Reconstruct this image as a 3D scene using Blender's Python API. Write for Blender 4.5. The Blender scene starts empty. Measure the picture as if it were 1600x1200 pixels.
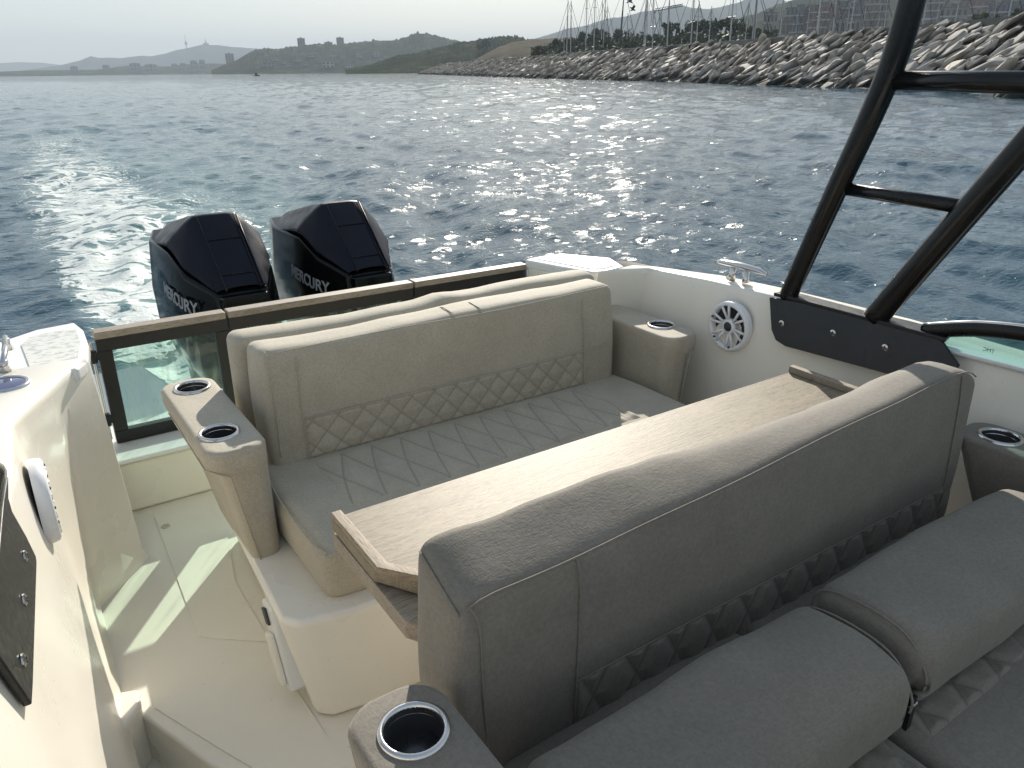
import bpy, bmesh, math, random
import numpy as np
from mathutils import Vector, Matrix, noise

random.seed(7); np.random.seed(7)
R = math.radians
S = bpy.context.scene
COL = S.collection

# ------------------------------------------------------------------ camera
F, EYE = 1202.0, 1.60                      # focal length in px of the 1600 px frame, eye above cockpit sole
EYE_SEA = 2.15                             # eye above the sea
YAW = math.atan(883 / 1297.0)
def basis(pitch, roll):
    hd = np.array([math.sin(YAW), math.cos(YAW), 0]); rt = np.array([math.cos(YAW), -math.sin(YAW), 0]); up = np.array([0, 0, 1.])
    fw = hd * math.cos(pitch) - up * math.sin(pitch); cu = hd * math.sin(pitch) + up * math.cos(pitch)
    return np.array([math.cos(roll) * rt - math.sin(roll) * cu, math.sin(roll) * rt + math.cos(roll) * cu, -fw]).T
CB = basis(math.atan(488 / F), 0)          # camera axes in the boat's own frame
CW = basis(math.atan(491.5 / F), 0.0125)   # camera axes over the level sea (the boat trims and heels a little)
rot = CW @ CB.T
cam_w = np.array([0, 0, EYE_SEA])
BOAT = Matrix.Translation(Vector(cam_w)) @ Matrix([list(r) for r in rot]).to_4x4() @ Matrix.Translation(Vector((0, 0, -EYE)))
cd = bpy.data.cameras.new('camera'); cam = bpy.data.objects.new('camera', cd); COL.objects.link(cam)
cam.matrix_world = Matrix.Translation(Vector(cam_w)) @ Matrix([list(r) for r in CW]).to_4x4()
cd.sensor_width = 36; cd.lens = 36 * F / 1600; cd.clip_start = 0.05; cd.clip_end = 60000
S.camera = cam
S.render.resolution_x = 1024; S.render.resolution_y = 768

# ------------------------------------------------------------------ sky and sun
SUN_AZ, SUN_EL = R(36.5), R(26.0)
W = bpy.data.worlds.new('World'); S.world = W; W.use_nodes = True
wn = W.node_tree; bg = wn.nodes['Background']
sky = wn.nodes.new('ShaderNodeTexSky'); sky.sky_type = 'NISHITA'; sky.sun_disc = False
sky.sun_elevation = SUN_EL; sky.sun_rotation = SUN_AZ; sky.air_density = 1.0; sky.dust_density = 0.7; sky.ozone_density = 1.5
veil = wn.nodes.new('ShaderNodeMix'); veil.data_type = 'RGBA'; veil.inputs[0].default_value = 0.66      # thin high haze evens the whole sky
wn.links.new(sky.outputs[0], veil.inputs[6]); tcw = wn.nodes.new('ShaderNodeTexCoord'); sxw = wn.nodes.new('ShaderNodeSeparateXYZ'); crw = wn.nodes.new('ShaderNodeValToRGB')
wn.links.new(tcw.outputs['Generated'], sxw.inputs[0]); wn.links.new(sxw.outputs[2], crw.inputs[0])
crw.color_ramp.elements[0].position = 0.0; crw.color_ramp.elements[0].color = (0.97, 0.97, 0.92, 1)
crw.color_ramp.elements[1].position = 0.9; crw.color_ramp.elements[1].color = (0.44, 0.55, 0.66, 1)
vsc = wn.nodes.new('ShaderNodeVectorMath'); vsc.operation = 'SCALE'; vsc.inputs['Scale'].default_value = 5.8
wn.links.new(crw.outputs[0], vsc.inputs[0]); wn.links.new(vsc.outputs[0], veil.inputs[7])
wn.links.new(veil.outputs[2], bg.inputs[0]); bg.inputs[1].default_value = 0.10
sd = bpy.data.lights.new('sun', 'SUN'); sd.energy = 5.0; sd.angle = R(0.53); sd.color = (1.0, 0.93, 0.82)
sun = bpy.data.objects.new('sun', sd); COL.objects.link(sun)
sdir = Vector((math.sin(SUN_AZ) * math.cos(SUN_EL), math.cos(SUN_AZ) * math.cos(SUN_EL), math.sin(SUN_EL)))
sun.rotation_euler = sdir.to_track_quat('Z', 'Y').to_euler(); sun.location = (0, 0, 60)
S.view_settings.view_transform = 'Standard'; S.view_settings.look = 'None'
S.view_settings.exposure = 0.62; S.view_settings.gamma = 1.0; S.view_settings.use_curve_mapping = False
S.cycles.use_denoising = True; S.cycles.sample_clamp_direct = 8.0
S.cycles.max_bounces = 8; S.cycles.transparent_max_bounces = 12; S.cycles.volume_bounces = 0
S.cycles.sample_clamp_indirect = 6.0

# ------------------------------------------------------------------ materials
def mat(name, col, rough=0.5, metal=0.0, spec=0.5, coat=0.0):
    m = bpy.data.materials.new(name); m.use_nodes = True
    b = m.node_tree.nodes['Principled BSDF']
    b.inputs['Base Color'].default_value = (*col, 1); b.inputs['Roughness'].default_value = rough
    b.inputs['Metallic'].default_value = metal; b.inputs['Specular IOR Level'].default_value = spec
    b.inputs['Coat Weight'].default_value = coat; b.inputs['Coat Roughness'].default_value = 0.06
    return m
def nd(m, t, **kw):
    n = m.node_tree.nodes.new(t)
    for k, v in kw.items():
        if k in n.inputs.keys(): n.inputs[k].default_value = v
        else: setattr(n, k, v)
    return n
def lk(m, a, b): m.node_tree.links.new(a, b)
def P(m): return m.node_tree.nodes['Principled BSDF']
def objco(m, scale=(1, 1, 1)):
    t = nd(m, 'ShaderNodeTexCoord'); mp = nd(m, 'ShaderNodeMapping'); mp.inputs['Scale'].default_value = scale
    lk(m, t.outputs['Object'], mp.inputs[0]); return mp.outputs[0]
def ramp(m, fac, stops):
    r = nd(m, 'ShaderNodeValToRGB'); e = r.color_ramp.elements
    while len(e) < len(stops): e.new(0.5)
    for i, (p, c) in enumerate(stops): e[i].position = p; e[i].color = (*c, 1) if len(c) == 3 else c
    lk(m, fac, r.inputs[0]); return r.outputs[0]
def bump(m, h, dist, strength=1.0, prev=None):
    b = nd(m, 'ShaderNodeBump', Strength=strength, Distance=dist); lk(m, h, b.inputs['Height'])
    if prev is not None: lk(m, prev, b.inputs['Normal'])
    return b.outputs[0]
def mth(m, op, a, b=None, clamp=False):
    n = nd(m, 'ShaderNodeMath', operation=op, use_clamp=clamp)
    for i, v in enumerate((a, b)):
        if v is None: continue
        if isinstance(v, (int, float)): n.inputs[i].default_value = v
        else: lk(m, v, n.inputs[i])
    return n.outputs[0]
def mixc(m, fac, a, b):
    n = nd(m, 'ShaderNodeMix', data_type='RGBA')
    for s_, v in ((n.inputs[0], fac), (n.inputs[6], a), (n.inputs[7], b)):
        if isinstance(v, (int, float)): s_.default_value = v
        elif isinstance(v, tuple): s_.default_value = (*v, 1)
        else: lk(m, v, s_)
    return n.outputs[2]

def fabric_mat(name, col, k=0.0017):
    m = mat(name, col, 0.75, spec=0.25)
    q_ = 1.0 / k; s_ = None                  # threads: fine noise drawn out along each axis in turn
    for sc in ((q_, q_ * .22, q_ * .22), (q_ * .22, q_, q_ * .22), (q_ * .22, q_ * .22, q_)):
        n0 = nd(m, 'ShaderNodeTexNoise', Scale=1.0, Detail=1.0); lk(m, objco(m, sc), n0.inputs[0]); s_ = n0.outputs[0] if s_ is None else mth(m, 'ADD', s_, n0.outputs[0])
    n1 = nd(m, 'ShaderNodeTexNoise', Scale=9.0, Detail=4.0); lk(m, objco(m), n1.inputs[0])
    n2 = nd(m, 'ShaderNodeTexNoise', Scale=420.0, Detail=2.0); lk(m, objco(m), n2.inputs[0])
    base = ramp(m, n1.outputs[0], [(0.3, tuple(c * 0.93 for c in col)), (0.7, tuple(min(1, c * 1.05) for c in col))])
    wv = mth(m, 'DIVIDE', s_, 3.0)
    sp2 = ramp(m, n2.outputs[0], [(0.35, (0.86, 0.86, 0.86)), (0.65, (1.06, 1.06, 1.06))])
    mu = nd(m, 'ShaderNodeMix', data_type='RGBA', blend_type='MULTIPLY'); mu.inputs[0].default_value = 0.35
    lk(m, base, mu.inputs[6]); lk(m, sp2, mu.inputs[7])
    mu2 = nd(m, 'ShaderNodeMix', data_type='RGBA', blend_type='MULTIPLY'); mu2.inputs[0].default_value = 1.0
    w2 = ramp(m, wv, [(0.40, (0.87, 0.87, 0.87)), (0.60, (1.07, 1.07, 1.07))])
    lk(m, mu.outputs[2], mu2.inputs[6]); lk(m, w2, mu2.inputs[7])
    at = nd(m, 'ShaderNodeAttribute', attribute_name='stitch')
    fin = mixc(m, mth(m, 'MULTIPLY', at.outputs['Fac'], 0.75), mu2.outputs[2], tuple(c * 0.30 for c in col))
    lk(m, fin, P(m).inputs['Base Color'])
    n3 = nd(m, 'ShaderNodeTexNoise', Scale=11.0, Detail=2.0, Distortion=2.2); lk(m, objco(m, (1, 1, .35)), n3.inputs[0])
    b1 = bump(m, s_, 0.0006, 0.6); b2 = bump(m, n3.outputs[0], 0.0012, 0.5, bump(m, n1.outputs[0], 0.004, 0.5, b1))
    lk(m, b2, P(m).inputs['Normal'])
    P(m).inputs['Sheen Weight'].default_value = 0.15
    return m
def gel_mat(name, col, rough=0.28, nonskid=False):
    m = mat(name, col, rough, coat=0.15)
    n1 = nd(m, 'ShaderNodeTexNoise', Scale=3.0, Detail=5.0); lk(m, objco(m), n1.inputs[0])
    n2 = nd(m, 'ShaderNodeTexNoise', Scale=55.0, Detail=3.0); lk(m, objco(m), n2.inputs[0])
    c1 = ramp(m, n1.outputs[0], [(0.3, tuple(c * 0.95 for c in col)), (0.7, col)])
    spk = ramp(m, n2.outputs[0], [(0.22, (0.72, 0.70, 0.64)), (0.30, (1, 1, 1))])
    mu = nd(m, 'ShaderNodeMix', data_type='RGBA', blend_type='MULTIPLY'); mu.inputs[0].default_value = 0.6
    lk(m, c1, mu.inputs[6]); lk(m, spk, mu.inputs[7]); lk(m, mu.outputs[2], P(m).inputs['Base Color'])
    rr = ramp(m, n1.outputs[0], [(0.3, (rough * 0.8,) * 3), (0.7, (rough * 1.5,) * 3)]); lk(m, rr, P(m).inputs['Roughness'])
    nb = bump(m, n1.outputs[0], 0.01, 0.25)
    if nonskid:
        sp = nd(m, 'ShaderNodeSeparateXYZ'); lk(m, objco(m), sp.inputs[0]); w = 2 * math.pi / 0.006
        q = mth(m, 'MULTIPLY', mth(m, 'SINE', mth(m, 'MULTIPLY', mth(m, 'ADD', sp.outputs[0], sp.outputs[1]), w)),
                mth(m, 'SINE', mth(m, 'MULTIPLY', mth(m, 'SUBTRACT', sp.outputs[0], sp.outputs[1]), w)))
        nb = bump(m, q, 0.0006, 0.5, nb)
    lk(m, nb, P(m).inputs['Normal'])
    return m
def wood_mat(name, col, axis='x'):
    m = mat(name, col, 0.55, spec=0.35)
    sc = {'x': (9, 80, 80), 'y': (80, 9, 80)}[axis]
    n1 = nd(m, 'ShaderNodeTexNoise', Scale=1.0, Detail=6.0, Roughness=0.65, Distortion=0.4); lk(m, objco(m, sc), n1.inputs[0])
    n2 = nd(m, 'ShaderNodeTexNoise', Scale=1.0, Detail=3.0); lk(m, objco(m, tuple(v * 5 for v in sc)), n2.inputs[0])
    n3 = nd(m, 'ShaderNodeTexNoise', Scale=5.0, Detail=3.0); lk(m, objco(m), n3.inputs[0])
    c1 = ramp(m, n1.outputs[0], [(0.25, tuple(c * 0.52 for c in col)), (0.45, tuple(c * 0.9 for c in col)), (0.62, col), (0.8, tuple(min(1, c * 1.25) for c in col))])
    c2 = ramp(m, n2.outputs[0], [(0.36, (0.55, 0.52, 0.48)), (0.5, (1, 1, 1))])
    c3 = ramp(m, n3.outputs[0], [(0.3, (0.82, 0.80, 0.78)), (0.7, (1.1, 1.08, 1.05))])
    a = nd(m, 'ShaderNodeMix', data_type='RGBA', blend_type='MULTIPLY'); a.inputs[0].default_value = 0.8
    b = nd(m, 'ShaderNodeMix', data_type='RGBA', blend_type='MULTIPLY'); b.inputs[0].default_value = 0.8
    lk(m, c1, a.inputs[6]); lk(m, c2, a.inputs[7]); lk(m, a.outputs[2], b.inputs[6]); lk(m, c3, b.inputs[7])
    lk(m, b.outputs[2], P(m).inputs['Base Color'])
    lk(m, bump(m, n2.outputs[0], 0.0008, 0.6, bump(m, n1.outputs[0], 0.001, 0.5)), P(m).inputs['Normal'])
    return m
def rough_mat(name, col, rough, metal=0, scale=30, amp=0.25, bdist=0.0, coat=0, spec=0.5):
    m = mat(name, col, rough, metal, coat=coat, spec=spec)
    n1 = nd(m, 'ShaderNodeTexNoise', Scale=scale, Detail=5.0); lk(m, objco(m), n1.inputs[0])
    lk(m, ramp(m, n1.outputs[0], [(0.3, tuple(c * (1 - amp) for c in col)), (0.7, tuple(min(1, c * (1 + amp)) for c in col))]), P(m).inputs['Base Color'])
    lk(m, ramp(m, n1.outputs[0], [(0.3, (rough * 0.75,) * 3), (0.7, (min(1, rough * 1.35),) * 3)]), P(m).inputs['Roughness'])
    if bdist: lk(m, bump(m, n1.outputs[0], bdist, 0.8), P(m).inputs['Normal'])
    return m

FAB = fabric_mat('beige_woven_fabric', (0.44, 0.395, 0.31))
FAB2 = fabric_mat('shaded_woven_fabric', (0.205, 0.182, 0.150), 0.0022)  # same beige cloth, colour darkened to carry the near sofa's shade
GEL = gel_mat('cream_gelcoat', (0.85, 0.80, 0.70))
GELT = gel_mat('pale_deck_gelcoat', (0.78, 0.78, 0.76), 0.3)
SOLE = gel_mat('cream_nonskid_gelcoat', (0.85, 0.80, 0.69), 0.34, True)
WOOD = wood_mat('limed_oak', (0.285, 0.238, 0.168))
WOODY = wood_mat('limed_oak_cross_grain', (0.33, 0.265, 0.185), 'y')
WOODG = wood_mat('weathered_grey_teak', (0.36, 0.31, 0.25))
BLACK = rough_mat('black_powder_coat', (0.012, 0.012, 0.013), 0.42, scale=60, bdist=0.0004)
BLACKG = rough_mat('black_gloss_paint', (0.008, 0.0085, 0.009), 0.24, scale=8, coat=0.1, spec=0.3)
COWL = rough_mat('dark_navy_satin_cowl', (0.004, 0.005, 0.012), 0.36, scale=14, amp=0.15, coat=0.0, spec=0.22)
COWLG = rough_mat('black_gloss_cowl', (0.004, 0.005, 0.005), 0.12, scale=6, amp=0.1, coat=0.0, spec=0.22)
DGREY = rough_mat('dark_grey_casting', (0.05, 0.052, 0.055), 0.5, scale=20, bdist=0.002)
MGREY = rough_mat('mid_grey_plastic', (0.22, 0.23, 0.24), 0.45, scale=20)
STEEL = rough_mat('polished_steel', (0.60, 0.59, 0.58), 0.20, metal=1, scale=12, amp=0.05)
STEELD = rough_mat('dark_steel_liner', (0.10, 0.10, 0.105), 0.3, metal=0.6, scale=12)
WHITE = rough_mat('white_plastic', (0.78, 0.78, 0.79), 0.35, scale=20, amp=0.03)
CONE = rough_mat('dark_speaker_cone', (0.035, 0.033, 0.035), 0.5, scale=30)
DECAL = mat('grey_lettering', (0.30, 0.31, 0.32), 0.6, spec=0.2)
LENS = rough_mat('dark_blue_lens', (0.05, 0.06, 0.16), 0.12, scale=30, coat=0.6)
WET = mat('damp_deck_panel', (0.70, 0.69, 0.64), 0.25, coat=0.4)
_n = nd(WET, 'ShaderNodeTexNoise', Scale=38.0, Detail=3.0); lk(WET, objco(WET), _n.inputs[0])
lk(WET, ramp(WET, _n.outputs[0], [(0.50, (0.78, 0.76, 0.68)), (0.60, (0.50, 0.49, 0.45))]), P(WET).inputs['Base Color'])
lk(WET, bump(WET, _n.outputs[0], 0.004, 0.7), P(WET).inputs['Normal'])
def glass_mat(name, tint, refl=0.10, streak=True):
    m = bpy.data.materials.new(name); m.use_nodes = True; nt = m.node_tree; nt.nodes.clear()
    o = nt.nodes.new('ShaderNodeOutputMaterial'); t = nt.nodes.new('ShaderNodeBsdfTransparent'); g = nt.nodes.new('ShaderNodeBsdfGlossy')
    g.inputs['Roughness'].default_value = 0.02; t.inputs[0].default_value = (*tint, 1)
    d = nt.nodes.new('ShaderNodeBsdfDiffuse'); d.inputs[0].default_value = (0.6, 0.66, 0.63, 1)
    lw = nt.nodes.new('ShaderNodeLayerWeight'); lw.inputs[0].default_value = 0.5
    pw = nt.nodes.new('ShaderNodeMath'); pw.operation = 'POWER'; pw.inputs[1].default_value = 4.0; nt.links.new(lw.outputs['Facing'], pw.inputs[0])
    fr = nt.nodes.new('ShaderNodeMath'); fr.operation = 'MULTIPLY_ADD'; fr.inputs[1].default_value = 0.7; fr.inputs[2].default_value = 0.04; nt.links.new(pw.outputs[0], fr.inputs[0])
    mx = nt.nodes.new('ShaderNodeMixShader'); mx2 = nt.nodes.new('ShaderNodeMixShader')
    tc = nt.nodes.new('ShaderNodeTexCoord'); mp = nt.nodes.new('ShaderNodeMapping'); mp.inputs['Scale'].default_value = (55, 10, 6)
    n = nt.nodes.new('ShaderNodeTexNoise'); n.inputs['Scale'].default_value = 1; n.inputs['Detail'].default_value = 4
    nt.links.new(tc.outputs['Object'], mp.inputs[0]); nt.links.new(mp.outputs[0], n.inputs[0])
    r = nt.nodes.new('ShaderNodeValToRGB'); r.color_ramp.elements[0].position = 0.5; r.color_ramp.elements[1].position = 0.8
    r.color_ramp.elements[0].color = (0.05,) * 3 + (1,); r.color_ramp.elements[1].color = (0.32 if streak else 0.06,) * 3 + (1,)
    nt.links.new(n.outputs[0], r.inputs[0]); nt.links.new(r.outputs[0], mx2.inputs[0])
    nt.links.new(t.outputs[0], mx2.inputs[1]); nt.links.new(d.outputs[0], mx2.inputs[2])
    nt.links.new(fr.outputs[0], mx.inputs[0]); nt.links.new(mx2.outputs[0], mx.inputs[1]); nt.links.new(g.outputs[0], mx.inputs[2])
    nt.links.new(mx.outputs[0], o.inputs[0]); return m
GLASS = glass_mat('green_tinted_glass', (0.80, 0.93, 0.88))
GLASSW = glass_mat('windscreen_glass', (0.62, 0.80, 0.78), streak=False)

# ------------------------------------------------------------------ object helpers
BOATS = []                                  # top-level things that ride in the boat's frame
def props(o, label=None, cat=None, group=None, kind=None):
    for k, v in (('label', label), ('category', cat), ('group', group), ('kind', kind)):
        if v: o[k] = v
    return o
def thing(name, label, cat, loc=(0, 0, 0), group=None, boat=True):
    o = bpy.data.objects.new(name, None); COL.objects.link(o); o.location = loc; o.empty_display_size = 0.1
    props(o, label, cat, group)
    if boat: BOATS.append(o)
    return o
def rootloc(p):
    v = Vector((0, 0, 0))
    while p is not None: v += p.location; p = p.parent
    return v
def mk(name, verts, faces, m, parent=None, smooth=False, bevel=0, seg=2, attrs=None, label=None):
    me = bpy.data.meshes.new(name); me.from_pydata([tuple(v) for v in verts], [], faces)
    bm = bmesh.new(); bm.from_mesh(me); bmesh.ops.recalc_face_normals(bm, faces=bm.faces); bm.to_mesh(me); bm.free()
    if smooth: me.polygons.foreach_set('use_smooth', [True] * len(me.polygons))
    if attrs:
        for k, v in attrs.items():
            a = me.attributes.new(k, 'FLOAT', 'POINT'); a.data.foreach_set('value', np.asarray(v, dtype=np.float32))
    me.materials.append(m)
    o = bpy.data.objects.new(name, me); COL.objects.link(o)
    if parent is not None: o.location = -rootloc(parent); o.parent = parent
    if bevel:
        b = o.modifiers.new('bevel', 'BEVEL'); b.width = bevel; b.segments = seg; b.limit_method = 'ANGLE'; b.angle_limit = R(28)
        b.harden_normals = False
        me.polygons.foreach_set('use_smooth', [True] * len(me.polygons))
        w = o.modifiers.new('wn', 'WEIGHTED_NORMAL'); w.keep_sharp = False
    if label: o['label'] = label
    return o
def box(x0, x1, y0, y1, z0, z1):
    v = [(x, y, z) for x in (x0, x1) for y in (y0, y1) for z in (z0, z1)]
    return v, [(0, 1, 3, 2), (4, 6, 7, 5), (0, 4, 5, 1), (2, 3, 7, 6), (0, 2, 6, 4), (1, 5, 7, 3)]
def join(*parts):
    V, Fa = [], []
    for v, f in parts:
        n = len(V); V += list(v); Fa += [tuple(i + n for i in q) for q in f]
    return V, Fa
def prism(poly, h0, h1, axis='z', poly2=None):
    n = len(poly); q = poly2 or poly
    def mkp(p, h): return {'z': (p[0], p[1], h), 'y': (p[0], h, p[1]), 'x': (h, p[0], p[1])}[axis]
    v = [mkp(p, h0) for p in poly] + [mkp(p, h1) for p in q]
    return v, [tuple(range(n))[::-1], tuple(range(n, 2 * n))] + [(i, (i + 1) % n, n + (i + 1) % n, n + i) for i in range(n)]
def tube(pts, rad, n=10, flat=1.0, cap=True):
    pts = [Vector(p) for p in pts]; V, Fa = [], []
    ref = Vector((0, 0, 1)) if abs((pts[-1] - pts[0]).normalized().z) < 0.9 else Vector((0, 1, 0))
    for i, p in enumerate(pts):
        d = (pts[min(i + 1, len(pts) - 1)] - pts[max(i - 1, 0)]).normalized()
        a = d.cross(ref).normalized(); b = d.cross(a).normalized()
        r = rad[i] if isinstance(rad, (list, tuple)) else rad
        for k in range(n):
            t = 2 * math.pi * k / n; V.append(p + a * math.cos(t) * r * flat + b * math.sin(t) * r)
    for i in range(len(pts) - 1):
        for k in range(n): Fa.append((i * n + k, i * n + (k + 1) % n, (i + 1) * n + (k + 1) % n, (i + 1) * n + k))
    if cap: Fa += [tuple(range(n))[::-1], tuple(range((len(pts) - 1) * n, len(pts) * n))]
    return V, Fa
def spline(pts, n=8):
    out = []; p = [Vector(q) for q in pts]
    for i in range(len(p) - 1):
        a, b, c, d = p[max(i - 1, 0)], p[i], p[i + 1], p[min(i + 2, len(p) - 1)]
        for k in range(n):
            t = k / n; out.append(0.5 * ((2 * b) + (c - a) * t + (2 * a - 5 * b + 4 * c - d) * t * t + (3 * b - a - 3 * c + d) * t ** 3))
    return out + [p[-1]]
def lathe(prof, c, axis='z', n=32, sy=1.0):
    V, Fa = [], []
    for r, h in prof:
        for k in range(n):
            t = 2 * math.pi * k / n; u, w = r * math.cos(t), r * math.sin(t) * sy
            V.append({'z': (c[0] + u, c[1] + w, c[2] + h), 'x': (c[0] + h, c[1] + u, c[2] + w), 'y': (c[0] + u, c[1] + h, c[2] + w)}[axis])
    for i in range(len(prof) - 1):
        for k in range(n): Fa.append((i * n + k, i * n + (k + 1) % n, (i + 1) * n + (k + 1) % n, (i + 1) * n + k))
    return V, Fa
def cushion(x0, x1, y0, y1, z0, z1, r, d=0.03, fn=None):
    L = np.array([x1 - x0, y1 - y0, z1 - z0]); n = np.maximum(2, np.round(L / d).astype(int)); idx, V, Fa = {}, [], []
    lo = np.array([x0, y0, z0]); hi = np.array([x1, y1, z1])
    def warp(t):                             # crowd the lattice towards the rounded rims
        return 0.5 - 0.5 * math.cos(math.pi * t) * (0.35 + 0.65) if False else t + 0.08 * math.sin(2 * math.pi * t) * -1
    def vid(i, j, k):
        key = (i, j, k)
        if key not in idx:
            p = lo + L * np.array([warp(i / n[0]), warp(j / n[1]), warp(k / n[2])])
            q = np.clip(p, lo + r, hi - r); dv = p - q; l = np.linalg.norm(dv)
            if l > 1e-9: p = q + dv / l * r
            idx[key] = len(V); V.append(p)
        return idx[key]
    for a in range(3):
        b, c = (a + 1) % 3, (a + 2) % 3
        for e in (0, n[a]):
            for i in range(n[b]):
                for j in range(n[c]):
                    q = []
                    for di, dj in ((0, 0), (1, 0), (1, 1), (0, 1)):
                        k = [0, 0, 0]; k[a] = e; k[b] = i + di; k[c] = j + dj; q.append(vid(*k))
                    Fa.append(tuple(q) if e else tuple(q[::-1]))
    V = [Vector(v) for v in V]
    out = []
    for v in V:
        w = fn(v) if fn else v
        nn = noise.noise(Vector((w.x * 7, w.y * 7, w.z * 7))) * 0.0035 + noise.noise(Vector((w.x * 23, w.y * 23, w.z * 23))) * 0.0008
        out.append(w + Vector((nn * 0.4, nn, nn)))
    return out, Fa
def sheet(origin, u, v, nv, ul, vl, du, dv, hf):
    nu, nw = max(2, int(ul / du)), max(2, int(vl / dv)); V, St, Fa = [], [], []
    o, u, v, nv = map(Vector, (origin, u, v, nv))
    for j in range(nw + 1):
        for i in range(nu + 1):
            a, b = ul * i / nu, vl * j / nw; h, s_ = hf(a, b)
            V.append(o + u * a + v * b + nv * h); St.append(s_)
    for j in range(nw):
        for i in range(nu):
            q = j * (nu + 1) + i; Fa.append((q, q + 1, q + nu + 2, q + nu + 1))
    return V, Fa, St
def diamond(pu, pv, ul, vl, w=0.0035, depth=0.006, ph=0.0, phv=0.0, wob=0.0, edge=0.008):
    def hf(a, b):
        aa = a + wob * math.sin(b / max(vl, 1e-6) * math.pi)
        s1 = (aa / pu + b / pv + ph + phv) % 1.0; s2 = (aa / pu - b / pv + ph - phv) % 1.0
        k = 1 / math.hypot(1 / pu, 1 / pv)
        d1, d2 = min(s1, 1 - s1) * k, min(s2, 1 - s2) * k; d_ = min(d1, d2)
        puff = (1 - math.exp(-(d_ / 0.016) ** 2)) * depth
        e = min(a, ul - a, b, vl - b); ed = max(0.0, min(1.0, e / edge))
        return (puff * ed - (1 - ed) * 0.004, 0.75 * math.exp(-(d_ / (w * .75)) ** 2) * (1 if e > 0.002 else 0))
    return hf
def text_mesh(body, size, extr, bold=0.0):
    cu = bpy.data.curves.new('lettering', 'FONT'); cu.body = body; cu.size = size; cu.extrude = extr; cu.offset = bold; cu.align_x = 'LEFT'
    o = bpy.data.objects.new('tmp', cu); COL.objects.link(o); dg = bpy.context.evaluated_depsgraph_get()
    me = bpy.data.meshes.new_from_object(o.evaluated_get(dg)); bpy.data.objects.remove(o)
    return me

# ================================================================== SEA
def sea_point(px, py, dist):               # world point seen at a photo pixel, at a chosen horizontal distance
    d = CW @ np.array([px - 800, 600 - py, -F]); k = dist / math.hypot(d[0], d[1]); return cam_w + d * k
def sea_xy(px, dist): p = sea_point(px, 110, dist); return p[0], p[1]
# toe of the breakwater, from far to near, as (photo column, distance in metres)
TOE = [np.array(sea_xy(px, d)) for px, d in ((655, 560), (840, 215), (1000, 150), (1150, 117), (1370, 86), (1600, 68), (1900, 56))]
_a, _b = TOE[0], TOE[-1]

waves = []
rs = np.random.RandomState(11)
for i in range(64):
    lam = 0.22 * (38 ** (i / 63.0)); ang = R(-62) + rs.normal(0, 0.62)
    amp = 0.0052 * lam ** 0.92 * (0.6 + 0.8 * rs.rand())
    if lam > 1.8: amp *= 0.66
    waves.append((lam, math.sin(ang), math.cos(ang), amp, rs.rand() * 6.283))
NR, rad = 1150, [0.8]
rr_ = 0.8 * (26000 / 0.8) ** (np.linspace(0, 1, NR) ** 0.92)
th_f = np.concatenate([np.linspace(YAW - R(48), YAW + R(48), 620)[:-1], np.linspace(YAW + R(48), YAW + R(312), 130)])
RRg, TH = np.meshgrid(rr_, th_f, indexing='ij')
X = RRg * np.sin(TH); Y = RRg * np.cos(TH)
dr = np.gradient(rr_)[:, None] * np.ones_like(TH); dt = RRg * R(96) / 620; sp_ = np.maximum(dr, dt * 0.8)
Zs = np.zeros_like(X)
for lam, sx, sy, amp, ph in waves:
    att = np.clip((lam / sp_ - 2.2) / 2.0, 0, 1)
    pz = 2 * math.pi / lam * (X * sx + Y * sy) + ph
    pz2 = pz + 0.6 * np.sin(2 * math.pi / (lam * 4.7) * (X * sy - Y * sx) + ph * 3)
    s_ = np.sin(pz2); Zs += att * amp * (s_ + 0.25 * np.cos(2 * pz2))
# wake: turbulent streak astern that bends away, with a diverging wave train to its right
yy = np.maximum(Y, 4.0)
wl = 0.75 + 0.0045 * (yy - 4) ** 1.45       # left rim of the white water
wr = 2.1 + 0.47 * (yy - 4) ** 0.93           # right rim
wl = np.minimum(wl, wr - 1.0)
u = (X - wl) / (wr - wl)
inside = np.clip((u + 0.10) / 0.2, 0, 1) * np.clip((1.05 - u) / 0.35, 0, 1) * (Y > 3.6) * np.clip((Y - 3.6) / 1.0, 0, 1)
fade = np.exp(-(Y - 4) / 26.0)
left_rim = np.exp(-((u - 0.10) / 0.17) ** 2) * np.exp(-(Y - 4) / 34.0) * (Y > 3.6)
core = np.exp(-((u - 0.32) / 0.36) ** 2) * np.exp(-(Y - 4) / 12.0) * (Y > 3.6)
aer = np.clip(inside * (0.22 + 1.1 * np.exp(-(Y - 4) / 15.0)) * np.clip(1.25 - 0.9 * u, 0.1, 1), 0, 1)
right_rim = np.exp(-((u - 1.0) / 0.10) ** 2) * np.exp(-(Y - 4) / 6.0) * (Y > 3.6) * 0.7
foam = np.clip(left_rim * 0.85 + core * 0.52 + inside * fade * 0.42 + right_rim * 0.6, 0, 1)
Zs += inside * fade * 0.035 * np.sin(X * 7.1 + 1.3 * np.sin(Y * 3.1)) * np.sin(Y * 5.3 + 2 * np.sin(X * 2.2))
vw = (X - wr) * 0.85 - 0.2                   # diverging wake crests
Zs += 0.05 * np.exp(-((vw - 0.3) / 1.3) ** 2) * np.cos(vw * 3.2) * np.exp(-(Y - 4) / 22.0) * (Y > 3)
toe_d = np.full(X.shape, 1e9)
for p, q in zip(TOE[:-1], TOE[1:]):
    e = q - p; L2 = e @ e; t = np.clip(((X - p[0]) * e[0] + (Y - p[1]) * e[1]) / L2, 0, 1)
    toe_d = np.minimum(toe_d, np.hypot(X - p[0] - t * e[0], Y - p[1] - t * e[1]))
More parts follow.
